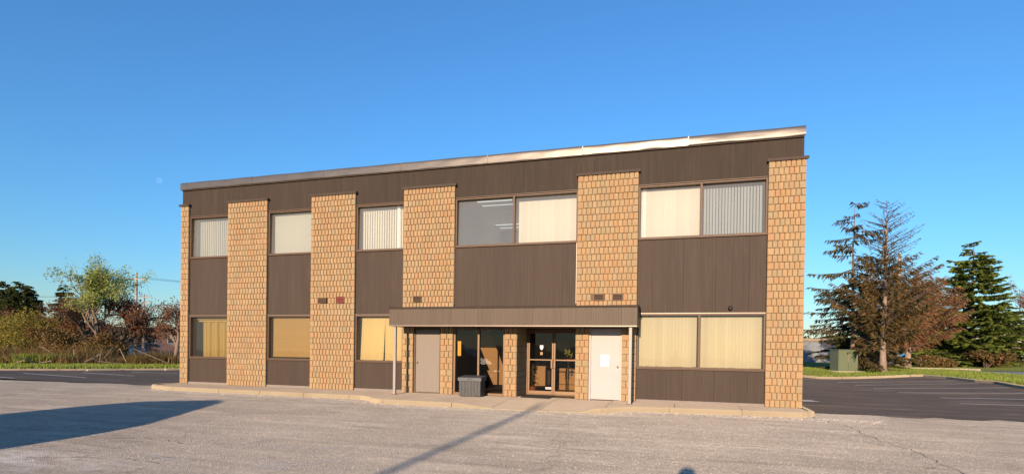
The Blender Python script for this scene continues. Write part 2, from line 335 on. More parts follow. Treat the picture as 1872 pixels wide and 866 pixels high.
def poly_sheet(name, pts, zoff, mat, zf=H, kind='structure', step=None):
    m = MB(); m.add([(x, y, zf(x, y)+zoff) for x, y in pts], [tuple(range(len(pts)))]); o = m.build(name, mat, fix=False)
    if step:
        bm = bmesh.new(); bm.from_mesh(o.data)
        for _ in range(step): bmesh.ops.subdivide_edges(bm, edges=bm.edges, cuts=1, use_grid_fill=True)
        bmesh.ops.triangulate(bm, faces=bm.faces)
        for v in bm.verts: v.co.z = zf(v.co.x, v.co.y)+zoff
        bm.to_mesh(o.data); bm.free()
    o['kind'] = kind; return o
# dark resealed lots either side of the building
def edge_noise(x0, x1, y, a, n, seed):
    r = random.Random(seed); return [(x0+(x1-x0)*i/n, y+r.uniform(-a, a)) for i in range(n+1)]
sheet('side_parking_lot', lin(3.05, 8.3, 4)+lin(9, 14.3, 6), [.35, 2, 4, 5.8, 7.8, 9.8, 12, 14.4, 17, 20, 23.5], H, M['asphalt_new'], .004)
o = poly_sheet('asphalt_apron', edge_noise(3.1, 14.3, .1, .22, 26, 3)+[(14.3, .36), (3.1, .36)], .005, M['asphalt_new'])
o = poly_sheet('rear_parking_lot', edge_noise(-46, -17.3, -.15, .2, 34, 5)+[(-17.3, 26), (-22.5, 16.5), (-28.2, 9.9), (-34.4, 4.6), (-46, -2)], .006, M['asphalt_new'])
def line(name, a, b_, wd, mat=M['paint'], zo=.010, n=6):
    a = Vector(a); c = Vector(b_); d = (c-a); nrm = Vector((-d.y, d.x)).normalized()*wd/2; m = MB(); vs = []; fs = []
    for i in range(n+1):
        q = a+d*i/n
        for s in (-1, 1): p = q+nrm*s*(1+random.uniform(-.12, .12)); vs.append((p.x, p.y, H(p.x, p.y)+zo))
    fs = [(2*i, 2*i+1, 2*i+3, 2*i+2) for i in range(n)]
    m.add(vs, fs); return m
for i, (x0, x1, y, dy) in enumerate([(8.32, 13.3, 14.43, .05), (8.38, 13.3, 12.08, .06), (8.5, 13.3, 9.66, .03), (8.5, 13.3, 7.33, .0), (8.6, 13.3, 5.0, 0), (8.6, 13.3, 16.75, 0)]):
    xs = 9.0 if i == 3 else x0
    o = line('stall_line', (xs, y), (x1, y+dy), .13).build('stall_line', M['paint'], fix=False, kind='structure')
line('', (8.1, 16.7), (8.7, 17.2), .10).build('stall_line', M['paint'], fix=False, kind='structure')
line('', (4.0, 4.3), (4.15, 3.7), .5).build('stall_line', M['paint'], fix=False, kind='structure')
for a, c in [((-30.4, 3.2), (-24.7, 2.1)), ((-28.9, 4.9), (-24.3, 4.0)), ((-27.6, 6.5), (-24.8, 6.8)), ((-26.2, 8.6), (-22.5, 8.4)), ((-32.6, 1.6), (-26.6, .5))]:
    line('', a, c, .11, zo=.012).build('stall_line', M['paint'], fix=False, kind='structure')
# worn tyre-dust streaks on the old lot: pale irregular cracks in the foreground
def crack(pts, wd, seed, sub=5):
    r = random.Random(seed); m = MB(); P_ = []
    for (x0, y0), (x1, y1) in zip(pts[:-1], pts[1:]):
        for i in range(sub): t = i/sub; P_.append((x0+(x1-x0)*t+r.uniform(-.05, .05), y0+(y1-y0)*t+r.uniform(-.04, .04)))
    P_.append(pts[-1]); vs = []
    for i, (x, y) in enumerate(P_):
        q = P_[min(i+1, len(P_)-1)]; p = P_[max(i-1, 0)]; d = Vector((q[0]-p[0], q[1]-p[1])).normalized(); n = Vector((-d.y, d.x))*wd*r.uniform(.25, 1)
        vs += [(x-n.x, y-n.y, H(x, y)+.004), (x+n.x, y+n.y, H(x, y)+.004)]
    m.add(vs, [(2*i, 2*i+1, 2*i+3, 2*i+2) for i in range(len(P_)-1)]); return m
mc = MB()
for k, pts in enumerate([[(-5.7, -9.0), (-5.4, -9.15), (-5.1, -9.2), (-4.9, -9.1), (-4.75, -8.7)], [(-5.5, -9.3), (-5.15, -9.38), (-4.8, -9.3)], [(-5.15, -9.2), (-5.0, -9.5)], [(-6.4, -8.1), (-6.0, -8.25), (-5.8, -8.1)],
        [(-5.6, -8.0), (-5.3, -8.1), (-5.05, -7.9)], [(-4.8, -8.9), (-4.55, -8.75), (-4.5, -8.5)], [(-7.4, -9.3), (-7.0, -9.45), (-6.6, -9.35)], [(-7.9, -9.9), (-7.5, -9.8), (-7.2, -9.9)]]):
    q = crack(pts, .020, k); mc.add(q.v, q.f)
mc.build('pale_cracks', M['crackfill'], fix=False, kind='structure')
mc = MB()
for k, pts in enumerate([[(3.2, -.9), (3.5, -2.4), (3.55, -3.9), (3.8, -5.2), (3.75, -6.6), (4.1, -8.5)], [(.6, -5.7), (1.3, -5.55), (2.1, -5.75)], [(4.8, -1.2), (5.8, -1.7), (7.2, -1.9)], [(6, -.9), (7.0, -1.2), (8.6, -1.1)],
        [(-9.5, -8.6), (-8.6, -8.3), (-7.4, -8.5)], [(-8.9, -10), (-7.6, -9.6), (-6.8, -9.7)], [(-8.2, -4.2), (-7.0, -4.5), (-5.9, -4.3)], [(-3.0, -6.6), (-1.8, -6.9), (-.9, -6.7)], [(-10.5, -2.5), (-8.8, -2.9), (-7.9, -2.8)]]):
    q = crack(pts, .011, 40+k, 9); mc.add(q.v, q.f)
mc.build('dark_cracks', simple('dark_crack_line', (.15, .12, .095), 1), fix=False, kind='structure')  # flat dark brown strips drawn as cracks

# ------------------------------------------------------------------ sidewalk and kerb
FE = [(-17.25, .55), (-17.55, .1), (-17.68, -.4), (-17.5, -.85), (-16.95, -1.2), (-16.2, -1.38), (-15.3, -1.45), (-13.0, -1.48), (-10.5, -1.52), (-8.75, -1.58), (-8.35, -1.78), (-8.1, -2.12), (-7.7, -2.32), (-6.5, -2.38), (-5.3, -2.40),
      (-4.5, -2.40), (-3.0, -2.38), (-1.95, -2.28), (-1.55, -2.1), (-1.25, -1.7), (-.85, -1.42), (0, -1.34), (1.2, -1.26), (2.6, -1.14), (3.1, -.98), (3.3, -.6), (3.32, .3), (3.3, 1.0)]
def edge_y(x):
    return interp(x, [p[0] for p in FE[2:24]], [p[1] for p in FE[2:24]])
def topz(x, t):
    """t 0 at wall, 1 at kerb: the ramp in front of the entrance dips to the lot"""
    dip = interp(x, [-5.4, -4.4, -2.2, -1.75], [0, 1, 1, 0]); return .12-.105*dip*max(0, t-.25)/.75
def path_sample(P_, step=.12):
    out = []; acc = 0
    for a, c in zip(P_[:-1], P_[1:]):
        d = math.dist(a, c); n = max(1, int(d/step))
        for i in range(n): t = i/n; out.append((a[0]+(c[0]-a[0])*t, a[1]+(c[1]-a[1])*t))
    out.append(P_[-1]); return out
side = bpy.data.objects.new('sidewalk', None); C.objects.link(side); side['kind'] = 'structure'
KP = path_sample(FE); S_ = [0]
for a, c in zip(KP[:-1], KP[1:]): S_.append(S_[-1]+math.dist(a, c))
cuts = []; cur = 0
for xj in (-17.2, -16.0, -14.0, -12.39, -10.76, -9.09, -7.6, -5.55, -4.4, -3.0, -1.7, -.1, 1.55, 3.0):
    i = min(range(len(KP)), key=lambda k: abs(KP[k][0]-xj) + (10 if KP[k][1] > -.5 else 0)); cuts.append(i)
cuts = [0]+sorted(set(cuts))+[len(KP)-1]
for a, c in zip(cuts[:-1], cuts[1:]):
    if c-a < 1: continue
    m = MB(); vs = []; k = 0
    for i in range(a, c+1):
        x, y = KP[i]; p = KP[max(i-1, 0)]; q = KP[min(i+1, len(KP)-1)]
        d = Vector((q[0]-p[0], q[1]-p[1])).normalized(); n = Vector((-d.y, d.x))
        g = .006 if i == a else (-.006 if i == c else 0); x += d.x*g; y += d.y*g
        zt = topz(x, 1)+.002+random.uniform(-.003, .003); zb = H(x, y)-.05
        prof = [(0, zb), (.012+random.uniform(0, .006), zt-.025), (.035, zt), (.15, zt), (.15, zb)]
        vs += [(x+n.x*o_, y+n.y*o_, z) for o_, z in prof]; k += 1
    fs = [(i*5+j, i*5+j+1, (i+1)*5+j+1, (i+1)*5+j) for i in range(k-1) for j in range(4)]+[(4, 3, 2, 1, 0), tuple((k-1)*5+j for j in range(5))]
    m.add(vs, fs); m.build('kerb_stone', M['kerb'], side)
sx = [-17.2, -15.6, -14.0, -12.4, -10.8, -8.95, -7.4, -5.8, -4.5, -3.23, -1.65, 0.0, 1.6, 3.12]
for a, c in zip(sx[:-1], sx[1:]):
    n = 8; K = 6; vs = []
    for i in range(n+1):
        x = a+.006+(c-a-.012)*i/n
        ye = edge_y(x)+.152
        if x < -16.3: ye = interp(x, [-17.2, -16.3], [-.9, -1.22])
        yw = 1.15 if (-4.5 < x < -2.74) else .155
        if a == -4.5 or a == -3.23 or a == -5.8: yw = .0
        for j in range(K+1): t = j/K; y = yw+(ye-yw)*t; vs.append((x, y, topz(x, t)))
    m = MB(); m.add(vs, [(i*(K+1)+j, i*(K+1)+j+1, (i+1)*(K+1)+j+1, (i+1)*(K+1)+j) for i in range(n) for j in range(K)])
    nb = len(vs); m.add([(x, y, -.06) for x, y, z in vs], [])
    def rim(i, j): return i*(K+1)+j
    loop = [rim(i, 0) for i in range(n+1)]+[rim(n, j) for j in range(1, K+1)]+[rim(i, K) for i in range(n-1, -1, -1)]+[rim(0, j) for j in range(K-1, 0, -1)]
    for p, q in zip(loop, loop[1:]+loop[:1]): m.f.append((p, q, nb+q, nb+p)); m.m.append(0)
    m.build('concrete_slab', M['slab'], side)
MB().box(-4.5, -2.74, .006, 1.2, -.05, .118).build('concrete_slab', M['slab'], side)
MB().box(-17.2, 3.1, -.9, .14, -.06, .095).build('joint_bed', M['dark'], side)

# ------------------------------------------------------------------ the building
bld = empty('office_building', (0, 0, 0), 'two storey brown metal and tan brick office building with entrance canopy', 'building')
XL, XR, YB = -17.2, 3.09, 14.0
CR = .1875; Z0 = .12; NCR = 34; ZT = Z0+CR*NCR
# shared brick shapes
def brick_mesh(wd, seed, ht=CR, dp=.11, side_=False):
    r = random.Random(seed); g = .0085; gz = .0048; w2, h2 = wd/2-g, ht/2-gz
    # front face at y=0, back at dp; bevelled uneven front
    bx_ = lambda: r.uniform(.004, .012)
    f0 = [(-w2, .014, -h2), (w2, .014, -h2), (w2, .014, h2), (-w2, .014, h2)]
    f1 = [(-w2+bx_(), r.uniform(-.006, .005), -h2+bx_()), (w2-bx_(), r.uniform(-.006, .005), -h2+bx_()), (w2-bx_(), r.uniform(-.006, .005), h2-bx_()), (-w2+bx_(), r.uniform(-.006, .005), h2-bx_())]
    c = [(r.uniform(-.02, .02), -r.uniform(.004, .012), r.uniform(-.03, .03))]
    bk = [(x, dp, z) for x, _, z in f0]
    m = MB(); m.add(f0+f1+c+bk, [(4, 5, 8), (5, 6, 8), (6, 7, 8), (7, 4, 8), (0, 1, 5, 4), (1, 2, 6, 5), (2, 3, 7, 6), (3, 0, 4, 7), (1, 0, 9, 10), (2, 1, 10, 11), (3, 2, 11, 12), (0, 3, 12, 9)])
    return m
cache = {}
bricks = []        # (x, z, width, pillar, variant)
def lay(x0, x1, z0, z1, pil, skip=(), pier=False):
    wd = x1-x0
    for k in range(NCR):
        zc = Z0+CR*(k+.5)
        if zc < z0 or zc > z1: continue
        if pier: ws = [wd/2]*2 if k % 2 else [wd/3]*3
        elif wd < .5: ws = [wd/2]*2 if k % 2 else [wd/3]*3
        elif wd < 1: n = 6; e = .165; ws = [e]+[(wd-e)/n]*n if k % 2 else [(wd-e)/n]*n+[e]
        else: n = round((wd-.17)/.1255); e = .17; ws = [e]+[(wd-e)/n]*n if k % 2 else [(wd-e)/n]*n+[e]
        x = x0
        for q in ws:
            xc = x+q/2; x += q
            if any(a-.02 < xc < c+.02 and d < zc < e_ for a, c, d, e_ in skip): continue
            bricks.append((xc, zc, round(q, 4), pil))
PIL = []
def pillar(x0, x1, z0, z1, cap=True, skip=(), pier=False, yb=.30):
    p = MB().box(x0+.02, x1-.02, .042, yb, z0-.02, z1).build('brick_pillar', M['mortar'], bld)
    if cap: MB().box(x0-.035, x1+.035, -.035, .10, ZT+.004, ZT+.055).box(x0-.045, x1+.045, -.045, -.03, ZT-.02, ZT+.055).build('pillar_cap', M['panel'], bld)
    lay(x0, x1, z0, z1, p, skip, pier); PIL.append(p); return p
VENTS = [(-11.33, -11.03, 2.96, 3.13, 0), (-10.66, -10.36, 2.95, 3.16, 1), (-7.88, -7.59, 2.95, 3.14, 0), (-2.24, -1.95, 2.93, 3.12, 0), (-1.72, -1.43, 2.93, 3.12, 0)]
vs_ = [(v[0], v[1], v[2]-.02, v[3]+.02) for v in VENTS]
pillar(-17.19, -16.83, Z0, ZT)
pillar(-15.09, -13.43, Z0, ZT)
pillar(-11.67, -9.99, Z0, ZT, skip=vs_)
pillar(-8.26, -6.52, 2.16, ZT, skip=vs_)
pillar(-2.74, -1.04, 2.16, ZT, skip=vs_)
pillar(2.25, 3.14, Z0, ZT)
for a, c in ((-8.26, -7.87), (-6.95, -6.53), (-4.87, -4.50), (-2.74, -2.36), (-1.44, -1.04)):
    pillar(a, c, Z0, 2.16, cap=False, pier=True, yb=.2)
# bricks: the 300 that show largest are pieces of their own, the rest one mass
camv = Vector((0, -15.527, 1.55))
bricks.sort(key=lambda t: ((Vector((t[0], 0, t[1]))-camv).length)*(1-.25*t[2]) + (100 if 2.16 < t[1] < 2.78 and -8.3 < t[0] < -1 else 0))
variants = {}
def bmesh_for(q, v):
    if (q, v) not in variants: variants[(q, v)] = brick_mesh(q, hash((round(q*1e4), v)) % 9999).mesh('brick', M['brick'])
    return variants[(q, v)]
for i, (x, z, q, p) in enumerate(bricks[:290]):
    o = bpy.data.objects.new('brick', bmesh_for(q, i % 4)); o.location = (x, 0, z); C.objects.link(o); o.parent = p
big = MB()
for i, (x, z, q, p) in enumerate(bricks[290:]):
    if (q, 'r', i % 7) not in cache: cache[(q, 'r', i % 7)] = brick_mesh(q, i)
    m = cache[(q, 'r', i % 7)]; big.add([(a+x, c, d+z) for a, c, d in m.v], m.f)
big.build('bricks', M['brick'], bld, kind='stuff')
# long bricks of the recessed entrance side walls
for xw, sgn in ((-4.5, 1), (-2.74, -1)):
    MB().box(min(xw-sgn*.03, xw-sgn*.30), max(xw-sgn*.03, xw-sgn*.30), .21, 1.2, .1, 2.16).build('recess_wall', M['mortar'], bld)
    rw_ = [o for o in bld.children if o.name.startswith('recess_wall')][-1]
    for k in range(11):
        zc = Z0+CR*(k+.5); y = .02 if k % 2 else .02; cutl = [.02, .42, .80, 1.14] if k % 2 else [.02, .24, .62, 1.0, 1.14]
        for a, c in zip(cutl[:-1], cutl[1:]):
            t = random.uniform(0, .008)
            xa, xb = sorted((xw-sgn*.05, xw+sgn*t))
            MB().box(xa, xb, a+.005, c-.005, zc-CR/2+.005, zc+CR/2-.005).build('brick', M['brick'], rw_)

# --- shell
sh = MB(); sh.box(XL, XL+.2, .32, YB, -.05, 6.9).box(XR-.2, XR, .32, YB, -.05, 6.9).box(XL+.2, XR-.2, YB-.2, YB, -.05, 6.9); sh.build('outer_wall', M['panel'], bld)
MB().box(XL+.1, XR-.1, .2, YB-.1, 6.9, 7.05).build('roof', M['pad'], bld)
MB().box(XL+.2, XR-.2, .30, YB-.2, 2.62, 3.6).build('floor_slab', M['ceil'], bld)
MB().box(XL+.2, XR-.2, .30, YB-.2, 6.25, 6.32).build('ceiling', M['ceil'], bld)
MB().box(XL+.2, XR-.2, .25, YB-.2, .04, .119).build('lobby_floor', M['floor_in'], bld)
MB().box(XL+.2, XR-.2, 5.6, 5.7, 3.6, 6.25).build('interior_wall', M['wall_in'], bld)
for x in (-16.9, -13.9, -11, -8.6, -6.85, -2.2, -.9): MB().box(x-.05, x+.05, .32, 5.6, 3.601, 6.249).build('interior_wall', M['wall_in'], bld)
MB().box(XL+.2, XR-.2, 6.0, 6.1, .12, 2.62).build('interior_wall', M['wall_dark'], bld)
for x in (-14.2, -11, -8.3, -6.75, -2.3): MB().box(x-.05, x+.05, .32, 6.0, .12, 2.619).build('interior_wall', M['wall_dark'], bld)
# --- panels of ribbed siding
BAYS = [(-16.83, -15.09), (-13.43, -11.67), (-9.99, -8.26), (-6.52, -2.74), (-1.04, 2.25)]
YP = .09
def panel_mesh(wd, z0, z1, seed):
    m = MB(); r = random.Random(seed); n = 6; xs = []; g = .0004
    # shallow ribs, welded seam proud on the right side
    prof = [(g, .0015), (g+.006, 0)]
    for i in range(n):
        a = g+.012+(wd-.024-2*g)*i/n; c = g+.012+(wd-.024-2*g)*(i+1)/n
        prof += [(a+.006, 0), (c-.014, 0), (c-.008, .0016), (c, .0016)]
    prof += [(wd-g-.006, -.0005), (wd-g, .0015)]
    prof = sorted(set(prof)); k = len(prof)
    vs = [(x, y+r.uniform(-.0015, .0015), z) for z in (z0, (z0+z1)/2, z1) for x, y in prof]
    m.add(vs, [(j*k+i, j*k+i+1, (j+1)*k+i+1, (j+1)*k+i) for j in range(2) for i in range(k-1)]); return m
def panels(x0, x1, z0, z1, wd=.41, name='siding_panel', mat='panel'):
    n = max(1, round((x1-x0)/wd)); w_ = (x1-x0)/n
    for i in range(n):
        panel_mesh(w_, z0, z1, int(1000*x0)+i).build(name, M[mat], bld, loc=(x0+i*w_, YP, 0))
panels(XL, XR, 6.13, 7.10, mat='panel_darkened')
MB().box(XL, XR, .12, .3, 6.13, 7.10).build('fascia_backing', M['panel'], bld)
for a, c in BAYS:
    low = not (a < -5 and c > -3)
    if a < -5 and c > -3: panels(a, c, 2.75, 4.60); MB().box(a, c, .12, .3, 2.75, 4.6).build('spandrel_backing', M['panel'], bld)
    else:
        panels(a, c, 2.585, 4.60); panels(a, c, .2, 1.03)
        MB().box(a, c, .12, .3, 2.585, 4.6).box(a, c, .12, .3, .1, 1.03).build('spandrel_backing', M['panel'], bld)
        MB().box(a+.003, c-.003, .04, .2, .08, .195).build('plinth', M['plinth'], bld, bevel=.006)
# pale caulk / conduits beside the piers
MB().box(-6.54, -6.523, .05, .085, 2.86, 4.62).box(-2.765, -2.748, .05, .085, 2.86, 4.62).build('conduit', M['drip'], bld)
# --- coping of the roof edge
seams = [XL-.03]+[.25+2.87*k for k in range(-6, 1)]+[XR+.02]
seams = [s for s in seams if s > XL-.04]
def LEAN(c): return .045 if c > 1 else (-.04 if c > -6 else (.01 if c > -9 else .06))
r = random.Random(4)
for a, c in zip(seams[:-1], seams[1:]):
    nx = 26; rows = [(.005, 7.085), (.0, 7.10), (.004, 7.16), (.0, 7.22), (.006, 7.28), (.012, 7.33), (.05, 7.345), (.35, 7.33)]
    ph = [r.uniform(0, 6) for _ in range(4)]; amp = r.uniform(.002, .0035); rm = len(rows); vs = []
    for i in range(nx+1):
        x = a+.003+(c-a-.006)*i/nx
        for j, (y, z) in enumerate(rows):
            lean_ = LEAN(c)*(z-7.2)
            e = lean_+amp*(math.sin(x*2.6+ph[0]+j*.5)+.6*math.sin(x*6.1+ph[1]-j*.8)) if 0 < j < 6 else 0
            vs.append((x, y+e+(.0 if j else 0), z+.004*math.sin(x*3.3+ph[2])*(j > 4)))
    m = MB(); m.add(vs, [(i*rm+j, (i+1)*rm+j, (i+1)*rm+j+1, i*rm+j+1) for i in range(nx) for j in range(rm-1)])
    m.build('coping_strip', M['coping'], bld, smooth=True)
    if c < XR: MB().box(c-.014, c+.014, -.006, .03, 7.087, 7.326).build('coping_joint', M['coping'], bld)
MB().box(XL+.01, XR-.01, .03, .088, 7.06, 7.095).build('coping_under_strip', M['panel'], bld)  # siding-coloured strip closing the underside of the coping

# --- windows
def slats(x0, x1, z0, z1, y, pitch, wd, ang, mat, parent, seed=0, jit=3, sway=0, gap=()):
    r = random.Random(seed); m = MB(); n = int((x1-x0)/pitch)
    for i in range(n+1):
        xc = x0+pitch*.5+i*pitch
        if xc > x1-.01: break
        a = R_(ang+r.uniform(-jit, jit)); dx, dy = math.cos(a)*wd/2, math.sin(a)*wd/2
        sh_ = sway*(1 if i % 1 == 0 else 0)
        zb = z0+r.uniform(0, .01)
        for s in (0,):
            k = 5; vs = []
            for q in range(k):     # slightly cupped vane
                t = q/(k-1)*2-1; cup = .006*(1-t*t)
                for z, o_ in ((zb, sh_), (z1, 0)): vs.append((xc+o_+dx*t-math.sin(a)*cup, y+dy*t-math.cos(a)*cup, z))
            m.add(vs, [(2*q, 2*q+2, 2*q+3, 2*q+1) for q in range(k-1)])
    return m.build('vertical_blind', mat, parent, smooth=False, kind='stuff')
def window(x0, x1, z0, z1, mull=(), gmat='glass_up', yg=.17, fr=.045, name='window', label=None):
    y0 = .075
    f = MB().box(x0, x0+fr, y0, .24, z0, z1).box(x1-fr, x1, y0, .24, z0, z1).box(x0+fr, x1-fr, y0+.002, .24, z1-fr, z1).box(x0+fr, x1-fr, y0+.002, .24, z0, z0+fr)
    fo = f.build(name, M['bronze'], bld, bevel=.004)
    if label: fo['label'] = label
    MB().box(x0-.002, x1+.002, .035, .14, z0-.028, z0-.002).build('window_sill', M['bronze'], fo, bevel=.004)
    MB().box(x0+.004, x1-.004, .045, .12, z1+.002, z1+.024).build('drip_edge', M['drip'] if z1 < 3 else M['bronze'], fo)
    edges = [x0+fr]+list(mull)+[x1-fr]
    for k, mx in enumerate(mull): MB().box(mx-.03, mx+.03, y0-.004, .235, z0+fr, z1-fr).build('mullion', M['bronze'], fo, bevel=.004)
    for k in range(len(edges)-1):
        a = edges[k]+(.03 if k > 0 else 0); c = edges[k+1]-(.03 if k < len(edges)-2 else 0)
        m = MB(); tl = .042 if z0 > 3 else .01; m.add([(a, yg, z0+fr), (c, yg, z0+fr), (c, yg+tl, z1-fr), (a, yg+tl, z1-fr)], [(0, 1, 2, 3)]); m.build('pane', M[gmat], fo, fix=False)
    # inner reveal box so that the slab edges do not show
    MB().box(x0, x1, .24, .30, z1-.004, z1+.05).box(x0, x1, .24, .30, z0-.05, z0+.004).build('inner_trim', M['ceil'], fo)
    return fo
UZ0, UZ1, LZ0, LZ1 = 4.63, 6.10, 1.06, 2.555
w1 = window(BAYS[0][0], BAYS[0][1], UZ0, UZ1); slats(BAYS[0][0]+.16, BAYS[0][1]-.05, UZ0+.06, UZ1-.12, .36, .083, .084, -13, M['bl_grey'], w1, 1)
w2 = window(BAYS[1][0], BAYS[1][1], UZ0, UZ1); MB().box(BAYS[1][0]+.05, BAYS[1][1]-.05, .34, .344, UZ0+.05, UZ1-.06).build('roller_shade', M['bl_grey'], w2)
w3 = window(BAYS[2][0], BAYS[2][1], UZ0, UZ1); slats(BAYS[2][0]+.08, BAYS[2][1]-.05, UZ0+.04, UZ1-.13, .34, .088, .086, -17, M['bl_white'], w3, 2)
w4 = window(BAYS[3][0], BAYS[3][1], UZ0, UZ1, (-4.66,)); slats(-4.58, -2.80, UZ0+.04, UZ1-.14, .36, .083, .088, -4, M['bl_cream'], w4, 3, 1)
w5 = window(BAYS[4][0], BAYS[4][1], UZ0, UZ1, (.61,)); slats(-.98, .60, UZ0+.04, UZ1-.10, .33, .078, .088, 5, M['bl_cream'], w5, 4, 1)
slats(.68, 2.18, UZ0+.04, UZ1-.13, .34, .078, .080, 38, M['bl_blue'], w5, 5, 2)
for (xa, xb, ya, yb) in ((-6.15, -5.0, .95, 1.50), (-6.6, -5.4, 4.2, 4.8)):
    MB().box(xa, xb, ya, yb, 6.225, 6.252).build('ceiling_light', M['white'], bld); MB().box(xa+.06, xb-.06, ya+.06, yb-.06, 6.215, 6.2249).build('light_lens', M['ceil'], bld)
    MB().box(xa, xb, ya, ya+.06, 6.205, 6.224).box(xa, xb, yb-.06, yb, 6.205, 6.224).build('glow_strip', M['tube'], bld)  # added glowing strips that brighten the two long frame edges
g1 = window(BAYS[0][0], BAYS[0][1], LZ0, LZ1, (), 'glass_low', .2)
# ochre curtain with folds
m = MB(); n = 90; vs = []
for i in range(n+1):
    t = i/n; x = -16.56+1.44*t; y = .42+.035*math.sin(t*52)+.02*math.sin(t*23+1); x += .012*math.sin(t*31)
    for z in (1.09, 2.36): vs.append((x+(.02*math.sin(t*17) if z < 2 else 0), y*(1 if z < 2 else .97), z))
m.add(vs, [(2*i, 2*i+2, 2*i+3, 2*i+1) for i in range(n)]); m.build('curtain', M['curtain'], g1, smooth=True)
MB().box(-16.7, -15.1, .36, .40, 2.36, 2.42).box(-16.75, -15.1, .33, .36, 2.44, 2.50).build('curtain_rail', M['curtain'], g1)
g2 = window(BAYS[1][0], BAYS[1][1], LZ0, LZ1, (), 'glass_low', .2)
m = MB()
for k in range(44): z = 1.15+k*.0315; m.add([(-13.36, .27, z), (-11.7, .27, z), (-11.7, .29, z+.0295), (-13.36, .29, z+.0295)], [(0, 1, 2, 3)])
m.build('venetian_blind', M['bl_mustard'], g2, fix=False, kind='stuff'); MB().box(-13.36, -11.7, .26, .30, 2.49, 2.53).build('blind_rail', M['bl_mustard'], g2)
g3 = window(BAYS[2][0], BAYS[2][1], LZ0, LZ1, (), 'glass_low', .19); slats(-9.86, -9.05, LZ0+.04, LZ1-.06, .30, .083, .096, 8, M['bl_yellow'], g3, 8, 2, -.06); slats(-9.02, -8.28, LZ0+.04, LZ1-.06, .31, .083, .092, 7, M['bl_yellow'], g3, 9, 2, 0)
g5 = window(BAYS[4][0], BAYS[4][1], LZ0, LZ1, (.61,), 'glass_low', .15); slats(-.98, .56, LZ0+.04, LZ1-.07, .30, .09, .098, 5, M['bl_celery'], g5, 10, 1); slats(.66, 2.19, LZ0+.04, LZ1-.07, .30, .09, .098, 5, M['bl_celery'], g5, 11, 1)
# --- vents
for x0, x1, z0, z1, red in VENTS:
    mt = M['red_vent'] if red else M['bronze']
    v = MB().box(x0, x0+.018, -.035, .03, z0, z1).box(x1-.018, x1, -.035, .03, z0, z1).box(x0+.018, x1-.018, -.035, .03, z1-.018, z1).box(x0+.018, x1-.018, -.035, .03, z0, z0+.018).box(x0+.018, x1-.018, .02, .029, z0+.018, z1-.018).build('wall_vent', mt, bld)
    if red: v['label'] = 'red wall vent'
    for k in range(3):
        z = z0+.03+k*(z1-z0-.03)/3.1; s = MB(); s.add([(x0+.018, -.03, z), (x1-.018, -.03, z), (x1-.018, .0, z+.035), (x0+.018, .0, z+.035), (x0+.018, -.03, z+.006), (x1-.018, -.03, z+.006), (x1-.018, .0, z+.041), (x0+.018, .0, z+.041)], [(0, 1, 2, 3), (4, 5, 6, 7), (0, 1, 5, 4), (2, 3, 7, 6)]); s.build('slat', mt, v)
# --- storefront beside the entrance
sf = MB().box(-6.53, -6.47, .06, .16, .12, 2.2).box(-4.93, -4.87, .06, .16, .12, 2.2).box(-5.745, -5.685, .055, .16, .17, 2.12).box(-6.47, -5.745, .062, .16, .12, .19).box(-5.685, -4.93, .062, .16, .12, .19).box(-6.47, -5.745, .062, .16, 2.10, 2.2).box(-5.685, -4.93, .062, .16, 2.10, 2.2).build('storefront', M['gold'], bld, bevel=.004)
for a, c in ((-6.47, -5.745), (-5.685, -4.93)):
    m = MB(); m.add([(a, .11, .19), (c, .11, .19), (c, .11, 2.1), (a, .11, 2.1)], [(0, 1, 2, 3)]); m.build('pane', M['glass_store'], sf, fix=False)
MB().box(-6.42, -6.31, .13, .135, 1.30, 1.75).build('yellow_notice', M['yellow'], sf)
# stair soffit seen through the glass
st = MB(); st.prism([(-6.80, 2.6), (-6.22, 2.6), (-5.76, 1.57), (-5.36, .62), (-5.36, .33), (-5.84, .33), (-6.07, .80), (-5.98, .80), (-6.31, 1.54)], 1.9, 2.0); st.build('stair_side', M['tan_in'], bld)
MB().box(-5.82, -5.62, 1.86, 1.899, .76, .80).build('stair_white_bar', M['white'], bld)  # thin white bar against the stair side
